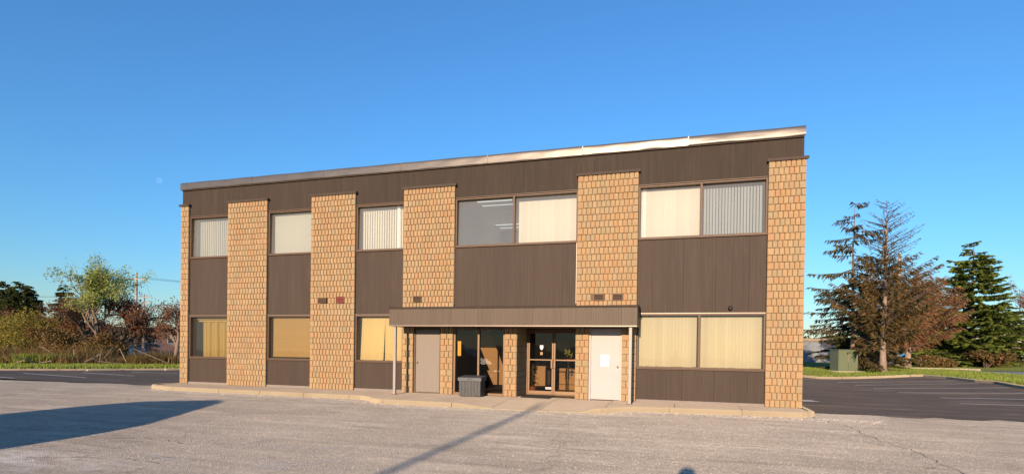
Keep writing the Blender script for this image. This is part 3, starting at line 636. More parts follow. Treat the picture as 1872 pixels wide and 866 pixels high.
# --- entrance doors (recessed)
YD = 1.10
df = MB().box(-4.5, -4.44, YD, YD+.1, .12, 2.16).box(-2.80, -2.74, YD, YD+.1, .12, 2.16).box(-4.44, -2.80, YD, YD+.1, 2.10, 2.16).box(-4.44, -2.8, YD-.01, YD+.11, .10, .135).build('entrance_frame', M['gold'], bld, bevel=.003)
for k, (a, c) in enumerate(((-4.435, -3.625), (-3.615, -2.805))):
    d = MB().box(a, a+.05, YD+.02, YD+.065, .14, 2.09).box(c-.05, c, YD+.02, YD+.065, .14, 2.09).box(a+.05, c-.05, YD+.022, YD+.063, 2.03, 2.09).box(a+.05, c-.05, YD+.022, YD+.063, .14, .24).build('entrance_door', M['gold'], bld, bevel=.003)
    m = MB(); m.add([(a+.05, YD+.04, .24), (c-.05, YD+.04, .24), (c-.05, YD+.04, 2.03), (a+.05, YD+.04, 2.03)], [(0, 1, 2, 3)]); m.build('pane', M['glass_store'], d, fix=False)
    MB().box(a+.05, c-.05, YD-.005, YD+.02, 1.19, 1.225).build('push_bar', M['gold'], d)
    hx = c-.07 if k == 0 else a+.01
    MB().box(hx, hx+.06, YD-.05, YD-.02, .95, 1.22).box(hx+.01, hx+.05, YD-.02, YD+.02, .98, 1.0).box(hx+.01, hx+.05, YD-.02, YD+.02, 1.17, 1.19).build('door_pull', M['gold'], d, bevel=.006)
    if k == 0:
        MB().prism([(-4.06, 1.66), (-3.955, 1.66), (-3.955, 1.58), (-3.98, 1.53), (-4.008, 1.51), (-4.035, 1.53), (-4.06, 1.58)], YD+.030, YD+.034).build('shield_sticker', M['white'], d)
        MB().box(-4.05, -3.97, YD+.030, YD+.034, 1.36, 1.45).build('door_notice', M['tan_in'], d)
        MB().box(-3.86, -3.68, YD+.008, YD+.018, .30, .36).box(-3.85, -3.69, YD+.004, YD+.007, .32, .34, m=1).build('mail_slot', [M['white'], M['black']], d)
MB().box(-4.5, -2.74, YD+.12, YD+.2, 2.16, 2.62).build('entrance_header', M['dark'], bld)
# --- steel doors
def steel_door(x0, x1, z1, mat, fmat, knobside):
    fo = MB().box(x0-.002, x0+.05, .07, .18, .12, z1+.05).box(x1-.05, x1+.002, .07, .18, .12, z1+.05).box(x0+.05, x1-.05, .071, .18, z1, z1+.05).build('door_frame', fmat, bld, bevel=.003)
    d = MB().box(x0+.053, x1-.053, .098, .15, .135, z1-.003).build('door', mat, fo, bevel=.003)
    kx = x0+.11 if knobside < 0 else x1-.11
    hx = x1-.053 if knobside < 0 else x0+.053
    for hz in (.35, 1.1, 1.85): MB().lathe([(.009, 0), (.009, .1)], (hx, .092, hz), 8).build('hinge', M['steel'], fo)
    MB().box(x0+.06, x1-.06, .0945, .0975, .14, .155).build('kick_strip', fmat, fo)
    MB().lathe([(.001, -.075), (.018, -.07), (.026, -.055), (.024, -.04), (.012, -.03), (.012, -.01), (.03, -.006), (.03, 0)], (kx, .098, 1.07), 12, 'Y').build('door_knob', M['steel'], fo, smooth=True)
    return fo
d1 = steel_door(-7.87, -6.95, 2.10, M['door_brown'], M['bronze'], -1); d1['label'] = 'taupe painted steel door'
d2 = steel_door(-2.36, -1.44, 2.10, M['door_white'], M['door_white'], 1); d2['label'] = 'white painted steel door'
MB().box(-2.02, -1.80, .082, .097, 1.08, 1.40).box(-2.0, -1.82, .078, .0818, 1.105, 1.24, m=1).box(-2.0, -1.82, .078, .0818, 1.26, 1.38, m=0).build('door_plaque', [M['steel'], M['white'], M['tan_in']], d2)
MB().box(-2.0, -1.84, .074, .0778, 1.295, 1.305).box(-1.98, -1.83, .074, .0778, 1.32, 1.332).box(-1.99, -1.86, .074, .0778, 1.345, 1.354).build('plaque_text', M['bronze'], d2)
for x0, x1 in ((-7.87, -6.95), (-2.36, -1.44)): MB().box(x0, x1, .08, .3, 2.152, 2.62).build('door_header', M['panel'], bld)
MB().box(-6.53, -4.5, .1, .3, 2.21, 2.75).build('storefront_header', M['panel'], bld)
# --- canopy
CX0, CX1, CY, CZ0, CZ1 = -8.215, -.965, -.90, 2.165, 2.70
cn = MB().box(CX0+.02, CX1-.02, CY+.03, -.012, CZ0+.03, CZ1).build('canopy', M['canopy'], bld)
MB().box(CX0+.05, CX1-.05, CY+.06, .085, CZ0+.012, CZ0+.03).box(-4.49, -2.75, .085, 1.2, CZ0+.012, CZ0+.03).build('soffit', simple('tan_soffit', (.30, .235, .165), .7), cn)
n = 18; wd = (CX1-CX0)/n
for i in range(n):
    m = panel_mesh(wd, CZ0+.02, CZ1-.02, 77+i); m.build('fascia_panel', M['canopy'], cn, loc=(CX0+i*wd, CY, 0))
for x in (CX0, CX1-.014): MB().box(x, x+.014, CY+.014, -.012, CZ0, CZ1).build('end_panel', M['canopy'], cn)
MB().box(CX0, CX1, CY-.008, CY+.07, CZ0-.004, CZ0+.030).build('bottom_trim', M['drip'], cn, bevel=.004)
m = MB(); r = random.Random(2); k = 40; vs = []
for i in range(k+1):
    x = CX0-.02+(CX1-CX0+.04)*i/k; e = r.uniform(-.003, .003)
    for y, z in ((CY+.01, CZ1-.03), (CY-.022, CZ1-.028), (CY-.022, CZ1+.022+e), (CY+.05, CZ1+.034+e), (.05, CZ1+.06)): vs.append((x, y, z))
m.add(vs, [(i*5+j, (i+1)*5+j, (i+1)*5+j+1, i*5+j+1) for i in range(k) for j in range(4)]); m.build('top_flashing', M['panel_darkened'], cn)
for x in (-8.07, -1.14):
    MB().box(x-.04, x+.04, -.82, -.74, .12, CZ0+.015).build('post', M['post'], cn, bevel=.006)
    MB().box(x-.07, x+.07, -.85, -.71, .118, .135).build('post_foot', M['rust'], cn)
# --- dome camera on the siding
sc_ = MB().lathe([(.001, -.13), (.035, -.125), (.055, -.10), (.06, -.07), (.055, -.05), (.05, 0)], (1.38, .085, 2.70), 14, 'Y').build('security_camera', M['black'], bld, smooth=True)
MB().lathe([(.001, -.15), (.02, -.145), (.026, -.12)], (1.38, .085, 2.685), 10, 'Y').build('lens', M['bronze'], sc_, smooth=True)

# --- things at the entrance
dx = empty('deck_box', (-5.75, -.33, .12), 'grey resin storage box with plank sides and lid by the storefront glass', 'storage box', rz=R_(2.5))
bw, bd_, bh = .66, .50, .46
MB().box(-bw/2+.01, bw/2-.01, -bd_/2+.012, bd_/2-.012, 0.02, bh).build('body', M['resin'], dx)
for i in range(7):
    a = -bw/2+i*bw/7; MB().box(a+.004, a+bw/7-.004, -bd_/2-.004, -bd_/2+.012, .03, bh-.002).build('plank', M['resin'], dx, bevel=.004)
for i in range(5):
    a = -bd_/2+.014+i*(bd_-.03)/5
    for s in (-1, 1): MB().box(min(s*bw/2, s*(bw/2-.01)), max(s*bw/2, s*(bw/2-.01)), a+.003, a+(bd_-.03)/5-.003, .03, bh-.002).build('plank', M['resin'], dx, bevel=.003)
m = MB(); a, c = bw/2+.03, bd_/2+.03
m.add([(-a, -c, bh), (a, -c, bh), (a, c, bh), (-a, c, bh), (-a, -c, bh+.095), (a, -c, bh+.095), (a, c, bh+.12), (-a, c, bh+.12), (-a+.03, -c+.04, bh+.115), (a-.03, -c+.04, bh+.115), (a-.03, c-.03, bh+.15), (-a+.03, c-.03, bh+.15)],
      [(0, 3, 2, 1), (0, 1, 5, 4), (1, 2, 6, 5), (2, 3, 7, 6), (3, 0, 4, 7), (4, 5, 9, 8), (5, 6, 10, 9), (6, 7, 11, 10), (7, 4, 8, 11), (8, 9, 10, 11)])
ld = m.build('lid', M['resin_lid'], dx, bevel=.006); MB().box(-.07, .07, -c-.008, -c+.01, bh+.045, bh+.065).build('handle', M['black'], ld)
for sx_ in (-1, 1):
    for sy in (-1, 1): MB().box(sx_*.25-.05, sx_*.25+.05, sy*.16-.05, sy*.16+.05, 0, .02).build('foot', M['black'], dx)
m = MB(); m.add([(-4.32, -.14, .122), (-3.44, -.22, .122), (-3.50, .93, .122), (-4.38, .90, .122), (-4.32, -.14, .134), (-3.44, -.22, .134), (-3.50, .93, .134), (-4.38, .90, .134)], [(4, 5, 6, 7), (0, 1, 5, 4), (1, 2, 6, 5), (2, 3, 7, 6), (3, 0, 4, 7)])
tag(m.build('door_mat', M['mat']), 'dark brown rubber mat lying in front of the glass double doors', 'door mat')
cb = empty('lobby_cabinet', (-4.37, 1.62, .08), 'low tan cabinet behind the left glass door', 'cabinet')
MB().box(0, .38, 0, .3, .28, .90).build('body', M['tan_in'], cb); MB().box(-.02, .40, -.02, .32, .90, .915).build('top', M['tan_in'], cb)
cb = empty('lobby_cabinet', (-3.86, 3.2, .08), 'low tan two door cabinet behind the right glass door', 'cabinet')
MB().box(0, .9, 0, .4, .25, .80).build('body', M['tan_in'], cb); MB().box(0, .9, -.015, .4, .06, .235).build('drawer', M['tan_in'], cb)
for a in (.0, .455): MB().box(a+.005, a+.44, -.02, -.001, .26, .79).build('door', M['tan_in'], cb)
MB().box(.40, .49, -.05, -.021, .56, .66).box(.40, .49, -.05, -.021, .70, .80).build('handle', M['black'], cb)
pp = empty('potted_plant', (-4.36, 1.36, .12), 'dark leafy potted plant standing behind the left glass door', 'plant')
MB().lathe([(.10, 0), (.13, .22), (.14, .24)], (0, 0, 0), 12).build('pot', M['rust'], pp)
m = MB(); r = random.Random(5)
for i in range(46):
    a = r.uniform(0, 6.28); h = r.uniform(.35, .95); l = r.uniform(.08, .2); p = Vector((r.uniform(-.05, .05), r.uniform(-.05, .05), h)); d = Vector((math.cos(a), math.sin(a), .3)); n = d.cross(Vector((0, 0, 1))).normalized()*.035
    m.add([p, p+d*l*.5+n, p+d*l-Vector((0, 0, .1)), p+d*l*.5-n], [(0, 1, 2, 3)])
m.build('leaf', M['lf_dark'], pp, fix=False, kind='stuff'); MB().tube([(0, 0, .2), (.01, 0, .6), (0, 0, .9)], .012, 5).build('stem', M['bark_dark'], pp)
fb = empty('flower_basket', (-3.28, 1.8, 1.0), 'small basket of green leaves and red flowers behind the right glass door', 'flowers')
m = MB(); m2 = MB()
for i in range(40):
    p = Vector((r.uniform(-.12, .12), r.uniform(-.06, .06), r.uniform(.28, .5))); q = r.uniform(.015, .03)
    m.add([p, p+Vector((q, 0, q)), p+Vector((0, .01, 2*q)), p+Vector((-q, 0, q))], [(0, 1, 2, 3)])
for i in range(30):
    p = Vector((r.uniform(-.05, .45), r.uniform(-.06, .06), r.uniform(.20, .25))); q = .014
    m2.add([p, p+Vector((q, 0, q)), p+Vector((0, .01, 2*q)), p+Vector((-q, 0, q))], [(0, 1, 2, 3)])
m.build('leaves', M['grass'], fb, fix=False, kind='stuff'); m2.build('flowers', M['red_vent'], fb, fix=False, kind='stuff'); MB().box(-.13, .47, -.08, .08, .17, .2).box(-.02, .02, -.02, .02, -.88, .17).box(.36, .40, -.02, .02, -.88, .17).build('stand', M['wall_dark'], fb)

# ------------------------------------------------------------------ grass, kerbs and lots at the sides
def strip_kerb(name, pts, wd=.15, ht=.13, seg=2.4, parent_label=None, mat=None, zf=H):
    root = bpy.data.objects.new(name, None); C.objects.link(root); root['kind'] = 'structure'
    P_ = path_sample(pts, .3); acc = 0; st_ = 0
    for i in range(1, len(P_)):
        acc += math.dist(P_[i-1], P_[i])
        if acc > seg or i == len(P_)-1:
            sub = P_[st_:i+1]; vs = []; k = len(sub)
            if k >= 2:
                for j, (x, y) in enumerate(sub):
                    q = sub[min(j+1, k-1)]; p = sub[max(j-1, 0)]; d = Vector((q[0]-p[0], q[1]-p[1])).normalized(); n = Vector((-d.y, d.x)); g = .01 if j == 0 else (-.01 if j == k-1 else 0)
                    x += d.x*g; y += d.y*g; z0 = zf(x, y)-.06; z1 = zf(x, y)+ht
                    vs += [(x, y, z0), (x+n.x*.02, y+n.y*.02, z1-.02), (x+n.x*.05, y+n.y*.05, z1), (x+n.x*wd, y+n.y*wd, z1), (x+n.x*wd, y+n.y*wd, z0)]
                m = MB(); m.add(vs, [(a*5+b_, a*5+b_+1, (a+1)*5+b_+1, (a+1)*5+b_) for a in range(k-1) for b_ in range(4)]+[(0, 1, 2, 3, 4), tuple((k-1)*5+b_ for b_ in (4, 3, 2, 1, 0))])
                m.build('kerb_stone', mat or M['kerb'], root)
            st_ = i; acc = 0
    return root
# right side: lawn beyond the lot
RK = [(7.2, 24.6), (7.7, 22.2), (8.1, 21.0), (8.9, 20.3), (10.0, 20.1), (11.4, 20.4), (13.0, 21.2)]
strip_kerb('lot_kerb', RK)
RK2 = [(13.0, 21.2), (13.6, 21.2), (13.72, 18.7), (13.6, 15.6), (13.75, 14.2), (13.55, 12.4), (13.5, 11.4), (13.5, 4.0)]
strip_kerb('lot_kerb', RK2)
def HG(x, y):   # grass bank
    b = .35*max(0, 1-((x-8.0)/2.6)**2)*max(0, 1-((y-28.0)/5.5)**2); return H(x, y)+b
lx = lin(7.4, 46, 22); m = MB()
def lawn_in(x, y):
    if x > 13.75: return y > 3.8
    ye = interp(x, [p[0] for p in RK], [p[1] for p in RK]); return y > ye+.2
def lawn(name, xs, ys, inside, zf, off, mat):
    m = MB(); idx = {}; 
    for i, x in enumerate(xs):
        for j, y in enumerate(ys): idx[(i, j)] = len(m.v); m.v.append((x, y, zf(x, y)+off))
    for i in range(len(xs)-1):
        for j in range(len(ys)-1):
            if inside((xs[i]+xs[i+1])/2, (ys[j]+ys[j+1])/2): m.f.append((idx[(i, j)], idx[(i+1, j)], idx[(i+1, j+1)], idx[(i, j+1)])); m.m.append(0)
    o = m.build(name, mat, smooth=True, fix=False); o['kind'] = 'structure'; return o
def right_in(x, y):
    if not lawn_in(x, y): return False
    if 19.6+(y-24)*.02 < x < 24.5 and y < 33.5: return False
    return True
lawn('lawn', lin(7.0, 60, 180), lin(3.0, 75, 160), right_in, HG, .10, M['lawn'])
strip_kerb('island_kerb', [(16.9, 33.4), (18.6, 33.6), (21.2, 33.7), (21.6, 33.2)], ht=.22, mat=M['pad'])
sheet('side_road', lin(18.9, 26.0, 6), [3, 12, 20, 28, 33.6], H, simple('pale_road', (.30, .27, .24), .95, var=.2), .07)
strip_kerb('road_kerb', [(19.55, 24.0), (19.6, 28), (19.7, 33.3)], ht=.12, mat=M['slab'])
# left side
LK = [(-52, -7.0), (-46.5, -3.6), (-40.2, .2), (-34.1, 4.35), (-31.1, 6.45), (-28.0, 9.6), (-22.3, 16.2), (-17, 26)]
strip_kerb('lot_kerb', LK, mat=M['slab'], ht=.10)
def left_side(x, y):
    yy = interp(x, [p[0] for p in LK], [p[1] for p in LK]); return y-yy
lawn('grass_verge', lin(-70, -16, 130), lin(-12, 34, 110), lambda x, y: .15 < left_side(x, y) < 6.5, lambda x, y: 0, .06, M['lawn'])
def blades(name, n, sampler, h0, h1, mat, wd=.02, lean=.3, kind='stuff', label=None):
    P_ = sampler(n); n = len(P_)
    a = rng.uniform(0, 2*np.pi, n); h = rng.uniform(h0, h1, n)
    if h1 > 1.2: h *= .75+.28*np.sin(P_[:, 0]*.9+P_[:, 1]*.5)+.22*np.sin(P_[:, 0]*2.3-P_[:, 1])
    h = np.maximum(h, .1); w_ = wd*rng.uniform(.6, 1.4, n)
    dx, dy = np.cos(a)*w_, np.sin(a)*w_; lx_, ly_ = rng.normal(0, lean, n)*h, rng.normal(0, lean, n)*h
    V = np.empty((n, 3, 3)); V[:, 0] = P_-np.stack([dx, dy, 0*dx], 1); V[:, 1] = P_+np.stack([dx, dy, 0*dx], 1); V[:, 2] = P_+np.stack([lx_, ly_, h], 1)
    return tri_object(name, V.reshape(-1, 3), 3, mat, kind, label)
def tri_object(name, V, k, mat, kind=None, label=None, parent=None):
    n = len(V)//k; me = bpy.data.meshes.new(name); me.vertices.add(len(V)); me.vertices.foreach_set('co', V.astype(np.float32).ravel())
    me.loops.add(n*k); me.loops.foreach_set('vertex_index', np.arange(n*k, dtype=np.int32)); me.polygons.add(n)
    me.polygons.foreach_set('loop_start', np.arange(0, n*k, k, dtype=np.int32)); me.polygons.foreach_set('loop_total', np.full(n, k, dtype=np.int32))
    me.update(calc_edges=True); me.materials.append(mat); o = bpy.data.objects.new(name, me); C.objects.link(o)
    if kind: o['kind'] = kind
    if label: o['label'] = label
    if parent: o.parent = parent
    return o
def samp(x0, x1, y0, y1, inside, zf, off=.05, dens=None):
    def f(n):
        out = []
        while len(out) < n:
            x, y = random.uniform(x0, x1), random.uniform(y0, y1)
            if inside(x, y): out.append((x, y, zf(x, y)+off))
        return np.array(out)
    return f
tag(blades('grass', 26000, samp(7.2, 22, 11, 36, right_in, HG), .06, .20, M['grass'], .022), 'sunlit green lawn grass beyond the right parking lot', 'grass')
tag(blades('grass', 26000, samp(-42, -27.0, -1, 17, lambda x, y: .2 < left_side(x, y) < 6.4, lambda x, y: 0), .08, .26, M['grass'], .03), 'strip of green grass along the left parking lot kerb', 'grass')
def brush_in(x, y):
    d = left_side(x, y); far = -.286*x+.958*(y+15.5); side_ = (.958*x+.286*(y+15.5))/far
    return 6.2 < d < (20 if side_ < -.745 else 9)   # the field right of the willow is mown
tag(blades('undergrowth', 90000, samp(-75, -24, -6, 52, brush_in, lambda x, y: 0, 0), .35, 1.25, M['dry'], .03, .5), 'tall dry brown undergrowth and twigs behind the left grass strip', 'undergrowth')
tag(blades('weeds', 9000, samp(-60, -26, 0, 40, lambda x, y: 5.8 < left_side(x, y) < 9 and math.sin(x*1.1)+math.sin(y*.7+x*.3) > 1.1, lambda x, y: 0, 0), .3, .9, M['grass'], .035, .3), 'green weeds at the front edge of the undergrowth', 'weeds')
# dead sticks in the brush
ds = MB(); r = random.Random(9)
for i in range(60):
    while True:
        x, y = r.uniform(-60, -30), r.uniform(0, 30)
        if 6.2 < left_side(x, y) < 8.5: break
    a = r.uniform(0, 6.28); l = r.uniform(.8, 2.4); ds.tube([(x, y, .05), (x+math.cos(a)*l, y+math.sin(a)*l, r.uniform(.3, 1.3))], [.04, .02], 4)
ds.build('dead_sticks', M['bark_pale'], kind='stuff')
# wheel stops at the left lot
for i, (x, y) in enumerate([(-30.0, 7.3), (-27.7, 10.0), (-25.6, 12.6)]):
    o = MB().prism([(-.75, 0), (.75, 0), (.68, .10), (-.68, .10)], -.09, .09, 'Y').build('wheel_stop', M['pad'], loc=(x, y-.55, .01), bevel=.015); o.rotation_euler = (0, 0, R_(70))
    tag(o, ['pale concrete wheel stop on the left lot, farthest from the building', 'pale concrete wheel stop on the left lot, middle one', 'pale concrete wheel stop on the left lot, closest to the building'][i], 'wheel stop', 'wheel stops along the left kerb')

# loose gravel along the sidewalk kerb
def pebbles(name, n, f, r0, r1, mat):
    V = []
    for _ in range(n):
        x, y = f(); q = random.uniform(r0, r1); z = H(x, y); a = random.uniform(0, 6.28)
        p = [(x+q*math.cos(a+t), y+q*math.sin(a+t)*random.uniform(.6, 1), z) for t in (0, 2.1, 4.2)]; t_ = (x, y, z+q*random.uniform(.7, 1.1))
        V += [p[0], p[1], t_, p[1], p[2], t_, p[2], p[0], t_]
    return tri_object(name, np.array(V), 3, mat, 'stuff')
def fkerb():
    x = random.uniform(-17, 4.5); return x, edge_y(x)-abs(random.gauss(0, .35))-.02
tag(pebbles('gravel', 3000, fkerb, .004, .013, M['paint']), 'fine loose gravel lying along the kerb', 'gravel')
tag(pebbles('gravel', 7000, lambda: (random.uniform(-10, 5), random.uniform(-10.3, -3)), .004, .009, M['paint']), 'scattered pale stone chips on the old asphalt', 'gravel')

# ------------------------------------------------------------------ trees
def frames(P_):
    d = np.gradient(P_, axis=0); d /= np.linalg.norm(d, axis=1)[:, None]; return d
def spruce(loc, h, rad, label, needle, bark, z0=.12, dens=1., droop=.35, bare_top=0., rise=.0, seed=1, shape=.8, whorl=.42, nb=6, twig=.30, trunk_r=.2, lean=(0, 0), name='spruce_tree', cat='spruce', group=None, side_bias=None, tw_len=.5, nw=.05, gaps=0., hang=0.):
    g = np.random.default_rng(seed); root = empty(name, loc, label, cat, group)
    n = 12; tz = np.linspace(0, h, n); tx = lean[0]*tz+np.cumsum(g.normal(0, .02, n)); ty = lean[1]*tz+np.cumsum(g.normal(0, .02, n))
    rr = [trunk_r*(1-.96*t/h)**.9+(.06 if i == 0 else 0) for i, t in enumerate(tz)]
    MB().tube([(tx[i], ty[i], tz[i]) for i in range(n)], rr, 9).build('trunk', bark, root, smooth=True)
    br = MB(); N = []; z = h*z0; k = 0
    while z < h*.985:
        t = (z/h-z0)/(1-z0); L0 = rad*((1-t)**shape)*(1 if t > .08 else .75+3*t)+.12
        for j in range(nb if t < .85 else 4):
            if g.random() < gaps: continue
            z_k = z; z = z_k+g.normal(0, whorl*.30)
            az = j*2*np.pi/nb+k*1.1+g.normal(0, .3); L = L0*g.uniform(.62, 1.15)
            if side_bias is not None: L *= 1+side_bias[1]*math.cos(az-side_bias[0])
            m_ = 7; s = np.linspace(0, 1, m_); up = rise*(1-.3*t)+g.normal(0, .06)
            zz = z+L*(up*s-droop*(1-t*.5)*s**1.6+.10*s**4); cx = np.interp(z, tz, tx); cy = np.interp(z, tz, ty)
            az2 = az+g.normal(0, .12)*s; P_ = np.stack([cx+np.cos(az2)*L*s, cy+np.sin(az2)*L*s, zz], 1)
            r0 = .012+.012*L; br.tube([tuple(p) for p in P_], [r0*(1-.8*q) for q in s], 4, False)
            bare = t > 1-bare_top
            cnt = int(L*26*dens*(.22 if bare else 1)); 
            if cnt < 2: cnt = 2
            u = g.uniform(.12, 1, cnt)**.85
            z = z_k; base = np.stack([np.interp(u, s, P_[:, q]) for q in range(3)], 1)
            sgn = np.where(g.random(cnt) < .5, -1, 1); ang = az+sgn*g.uniform(.5, 1.15, cnt); tl = tw_len*L**.35*(1.05-.55*u)*g.uniform(.5, 1.1, cnt)*(.5 if bare else 1)
            tip = base+np.stack([np.cos(ang)*tl, np.sin(ang)*tl, -tl*(g.uniform(-.05, .65, cnt)*(.4+droop)+hang*g.uniform(0, 1.1, cnt))], 1)
            for q in range(3 if not bare else 2):    # each twig: few crossed needle sprays
                f0 = g.uniform(0, .5, cnt)[:, None]; a_ = base+(tip-base)*f0; b_ = base+(tip-base)*(f0+g.uniform(.45, .6, cnt)[:, None])
                w_ = g.normal(0, 1, (cnt, 3)); w_ /= np.linalg.norm(w_, axis=1)[:, None]; w_ *= nw*g.uniform(.6, 1.5, cnt)[:, None]
                N.append(np.stack([a_-w_*.5, a_+w_*.6+(0, 0, .0), b_+w_*.25, b_-w_*.8], 1))
        z += whorl*g.uniform(.7, 1.25)*(1.1-.45*t); k += 1
    br.build('branches', M['bark_dark'], root, fix=False, kind='stuff'); V = np.concatenate(N).reshape(-1, 3)
    tri_object('crown', V, 4, needle, 'stuff', None, root); return root
def broadleaf(loc, h, label, leaf, bark, seed=1, trunk_r=.18, spread=.55, levels=5, leaf_n=6, leaf_s=.09, name='broadleaf_tree', cat='tree', group=None, fork=.25, lean=0., up=.35, leaf_frac=1., ratio=.74, kids=(2, 4)):
    g = random.Random(seed); root = empty(name, loc, label, cat, group); mb = MB(); tips = []
    def rec(p, d, L, r, lv):
        k = 4; pts = [p]; q = Vector(p); dd = Vector(d)
        for i in range(k):
            dd = (dd+Vector((g.gauss(0, .14), g.gauss(0, .14), g.gauss(0, .08)+.04*up))).normalized(); q = q+dd*L/k; pts.append(q.copy())
        mb.tube(pts, [r*(1-.35*i/k) for i in range(k+1)], 7 if lv > 3 else (4 if lv > 1 else 3), False)
        if lv <= 2:
            for s_ in pts[1:]: tips.append((s_.copy(), dd.copy(), lv))
        if lv == 0: return
        for c in range(g.randint(*kids)):
            a = g.uniform(0, 6.283); ax = dd.orthogonal().normalized(); ax.rotate(Matrix.Rotation(a, 3, dd)); t = g.uniform(.45, 1)
            nd = (dd*math.cos(spread*g.uniform(.5, 1.5))+ax*math.sin(spread*g.uniform(.6, 1.4))+Vector((0, 0, up*.3))).normalized()
            st_ = pts[max(1, min(k, round(t*k)))]; rec(st_, nd, L*ratio*g.uniform(.75, 1.15), r*.60*g.uniform(.8, 1.1), lv-1)
    rec(Vector((0, 0, 0)), Vector((lean, 0, 1)).normalized(), h*fork, trunk_r, levels)
    n_t = len([0]); MB_v = mb.v
    # scale to height
    mz = max(v[2] for v in mb.v); f = h/mz
    mb.v = [(x*f, y*f, z*f) for x, y, z in mb.v]
    mb.build('trunk', bark, root, smooth=True, fix=False)
    T = np.array([tuple(p*f) for p, d, lv in tips]); gg = np.random.default_rng(seed)
    if leaf is not None and len(T):
        T = np.repeat(T, leaf_n, 0); T = T[gg.random(len(T)) < leaf_frac]; n = len(T)
        c = T+gg.normal(0, .16*f, (n, 3)); a = gg.normal(0, 1, (n, 3)); a /= np.linalg.norm(a, axis=1)[:, None]; b_ = np.cross(a, gg.normal(0, 1, (n, 3))); b_ /= np.linalg.norm(b_, axis=1)[:, None]
        s_ = leaf_s*gg.uniform(.6, 1.5, n)[:, None]
        V = np.stack([c-a*s_, c+b_*s_*.5, c+a*s_, c-b_*s_*.5], 1).reshape(-1, 3); tri_object('crown', V, 4, leaf, 'stuff', None, root)
    return root
def shrub(loc, r, h, label, leaf, bark, seed=1, n=2600, s=.09, group=None, name='shrub', cat='shrub'):
    g = np.random.default_rng(seed); root = empty(name, loc, label, cat, group); mb = MB()
    k = 9; lob = [(g.uniform(-.6, .6)*r, g.uniform(-.6, .6)*r, g.uniform(.3, .8)*h, g.uniform(.3, .55)) for _ in range(k)]
    for x, y, z, q in lob:
        for _ in range(4): mb.tube([(g.normal(0, .1), g.normal(0, .1), 0), (x*.5, y*.5, z*.6), (x+g.normal(0, .3)*r, y+g.normal(0, .3)*r, z+g.uniform(.1, .3)*h)], [.04, .03, .01], 4, False)
    mb.build('stems', bark, root, fix=False); P_ = []
    for x, y, z, q in lob:
        m_ = n//k; d = g.normal(0, 1, (m_, 3)); d /= np.linalg.norm(d, axis=1)[:, None]; rr = g.uniform(.35, 1.1, m_)[:, None]
        P_.append(np.array([x, y, z])+d*rr*np.array([q*r, q*r, q*h*.6]))
    P_ = np.concatenate(P_); P_ = P_[P_[:, 2] > 0]; m_ = len(P_); a = g.normal(0, 1, (m_, 3)); a /= np.linalg.norm(a, axis=1)[:, None]; b_ = np.cross(a, g.normal(0, 1, (m_, 3))); b_ /= np.linalg.norm(b_, axis=1)[:, None]
    s_ = s*g.uniform(.6, 1.5, m_)[:, None]; V = np.stack([P_-a*s_, P_+b_*s_*.5, P_+a*s_, P_-b_*s_*.5], 1).reshape(-1, 3); tri_object('crown', V, 4, leaf, 'stuff', None, root); return root

# right side trees
spruce((12.1, 28.8, .25), 12.0, 4.2, 'tall thinning spruce with long drooping boughs right beside the building', M['nd_dark'], M['bark'], seed=3, droop=.22, rise=.06, dens=.9, whorl=.85, nb=6, trunk_r=.17, shape=.60, tw_len=.42, nw=.05, gaps=.12, z0=.05, hang=1.0)
spruce((13.0, 25.5, .28), 11.2, 3.1, 'tallest spruce, bare pinkish crown top over dense brown lower branches', M['nd_mix'], M['bark_pale'], seed=5, droop=.34, rise=.85, dens=1.1, bare_top=.44, whorl=.37, nb=8, trunk_r=.20, shape=.50, z0=.14, tw_len=.46, nw=.034, hang=.35, gaps=.1)
spruce((19.6, 40.4, .30), 8.8, 4.3, 'dead reddish brown spruce leaning right of the tallest one', M['nd_brown'], M['bark_pale'], seed=8, droop=.30, rise=.75, dens=1.05, whorl=.36, nb=8, trunk_r=.26, shape=.42, z0=.15, tw_len=.55, nw=.036, lean=(.05, 0), hang=.35, bare_top=.25, gaps=.12)
spruce((28.0, 49.2, .30), 12.4, 5.0, 'dense green spruce standing apart near the road', M['nd_green'], M['bark'], seed=12, droop=.26, rise=.20, dens=1.4, whorl=.42, nb=9, trunk_r=.25, shape=.66, z0=.03, tw_len=.65, nw=.07)
spruce((34.0, 56.5, .30), 7.0, 3.6, 'dark low spruce behind the dense green one', M['lf_dark'], M['bark_dark'], seed=14, droop=.2, dens=1.1, whorl=.45, nb=8, trunk_r=.2, shape=.5, z0=.02, tw_len=.65, nw=.09)
spruce((25.0, 50.4, .30), 6.5, 4.0, 'short dark green spruce behind the dead brown tree', M['nd_green'], M['bark_dark'], seed=15, droop=.2, dens=1.2, whorl=.42, nb=8, trunk_r=.2, shape=.5, z0=.02, tw_len=.6, nw=.08)
spruce((14.5, 34.5, .30), 6.6, 3.4, 'dark green lower spruce behind the utility cabinet', M['nd_dark'], M['bark_dark'], seed=17, droop=.3, dens=1.1, whorl=.42, nb=8, trunk_r=.2, shape=.5, z0=.12, tw_len=.6, nw=.06)
broadleaf((44.2, 76.4, .3), 12.0, 'bare tree with pink buds at the far right edge', M['lf_pink'], M['bark'], seed=3, levels=5, leaf_n=3, leaf_s=.10, spread=.6, fork=.26)
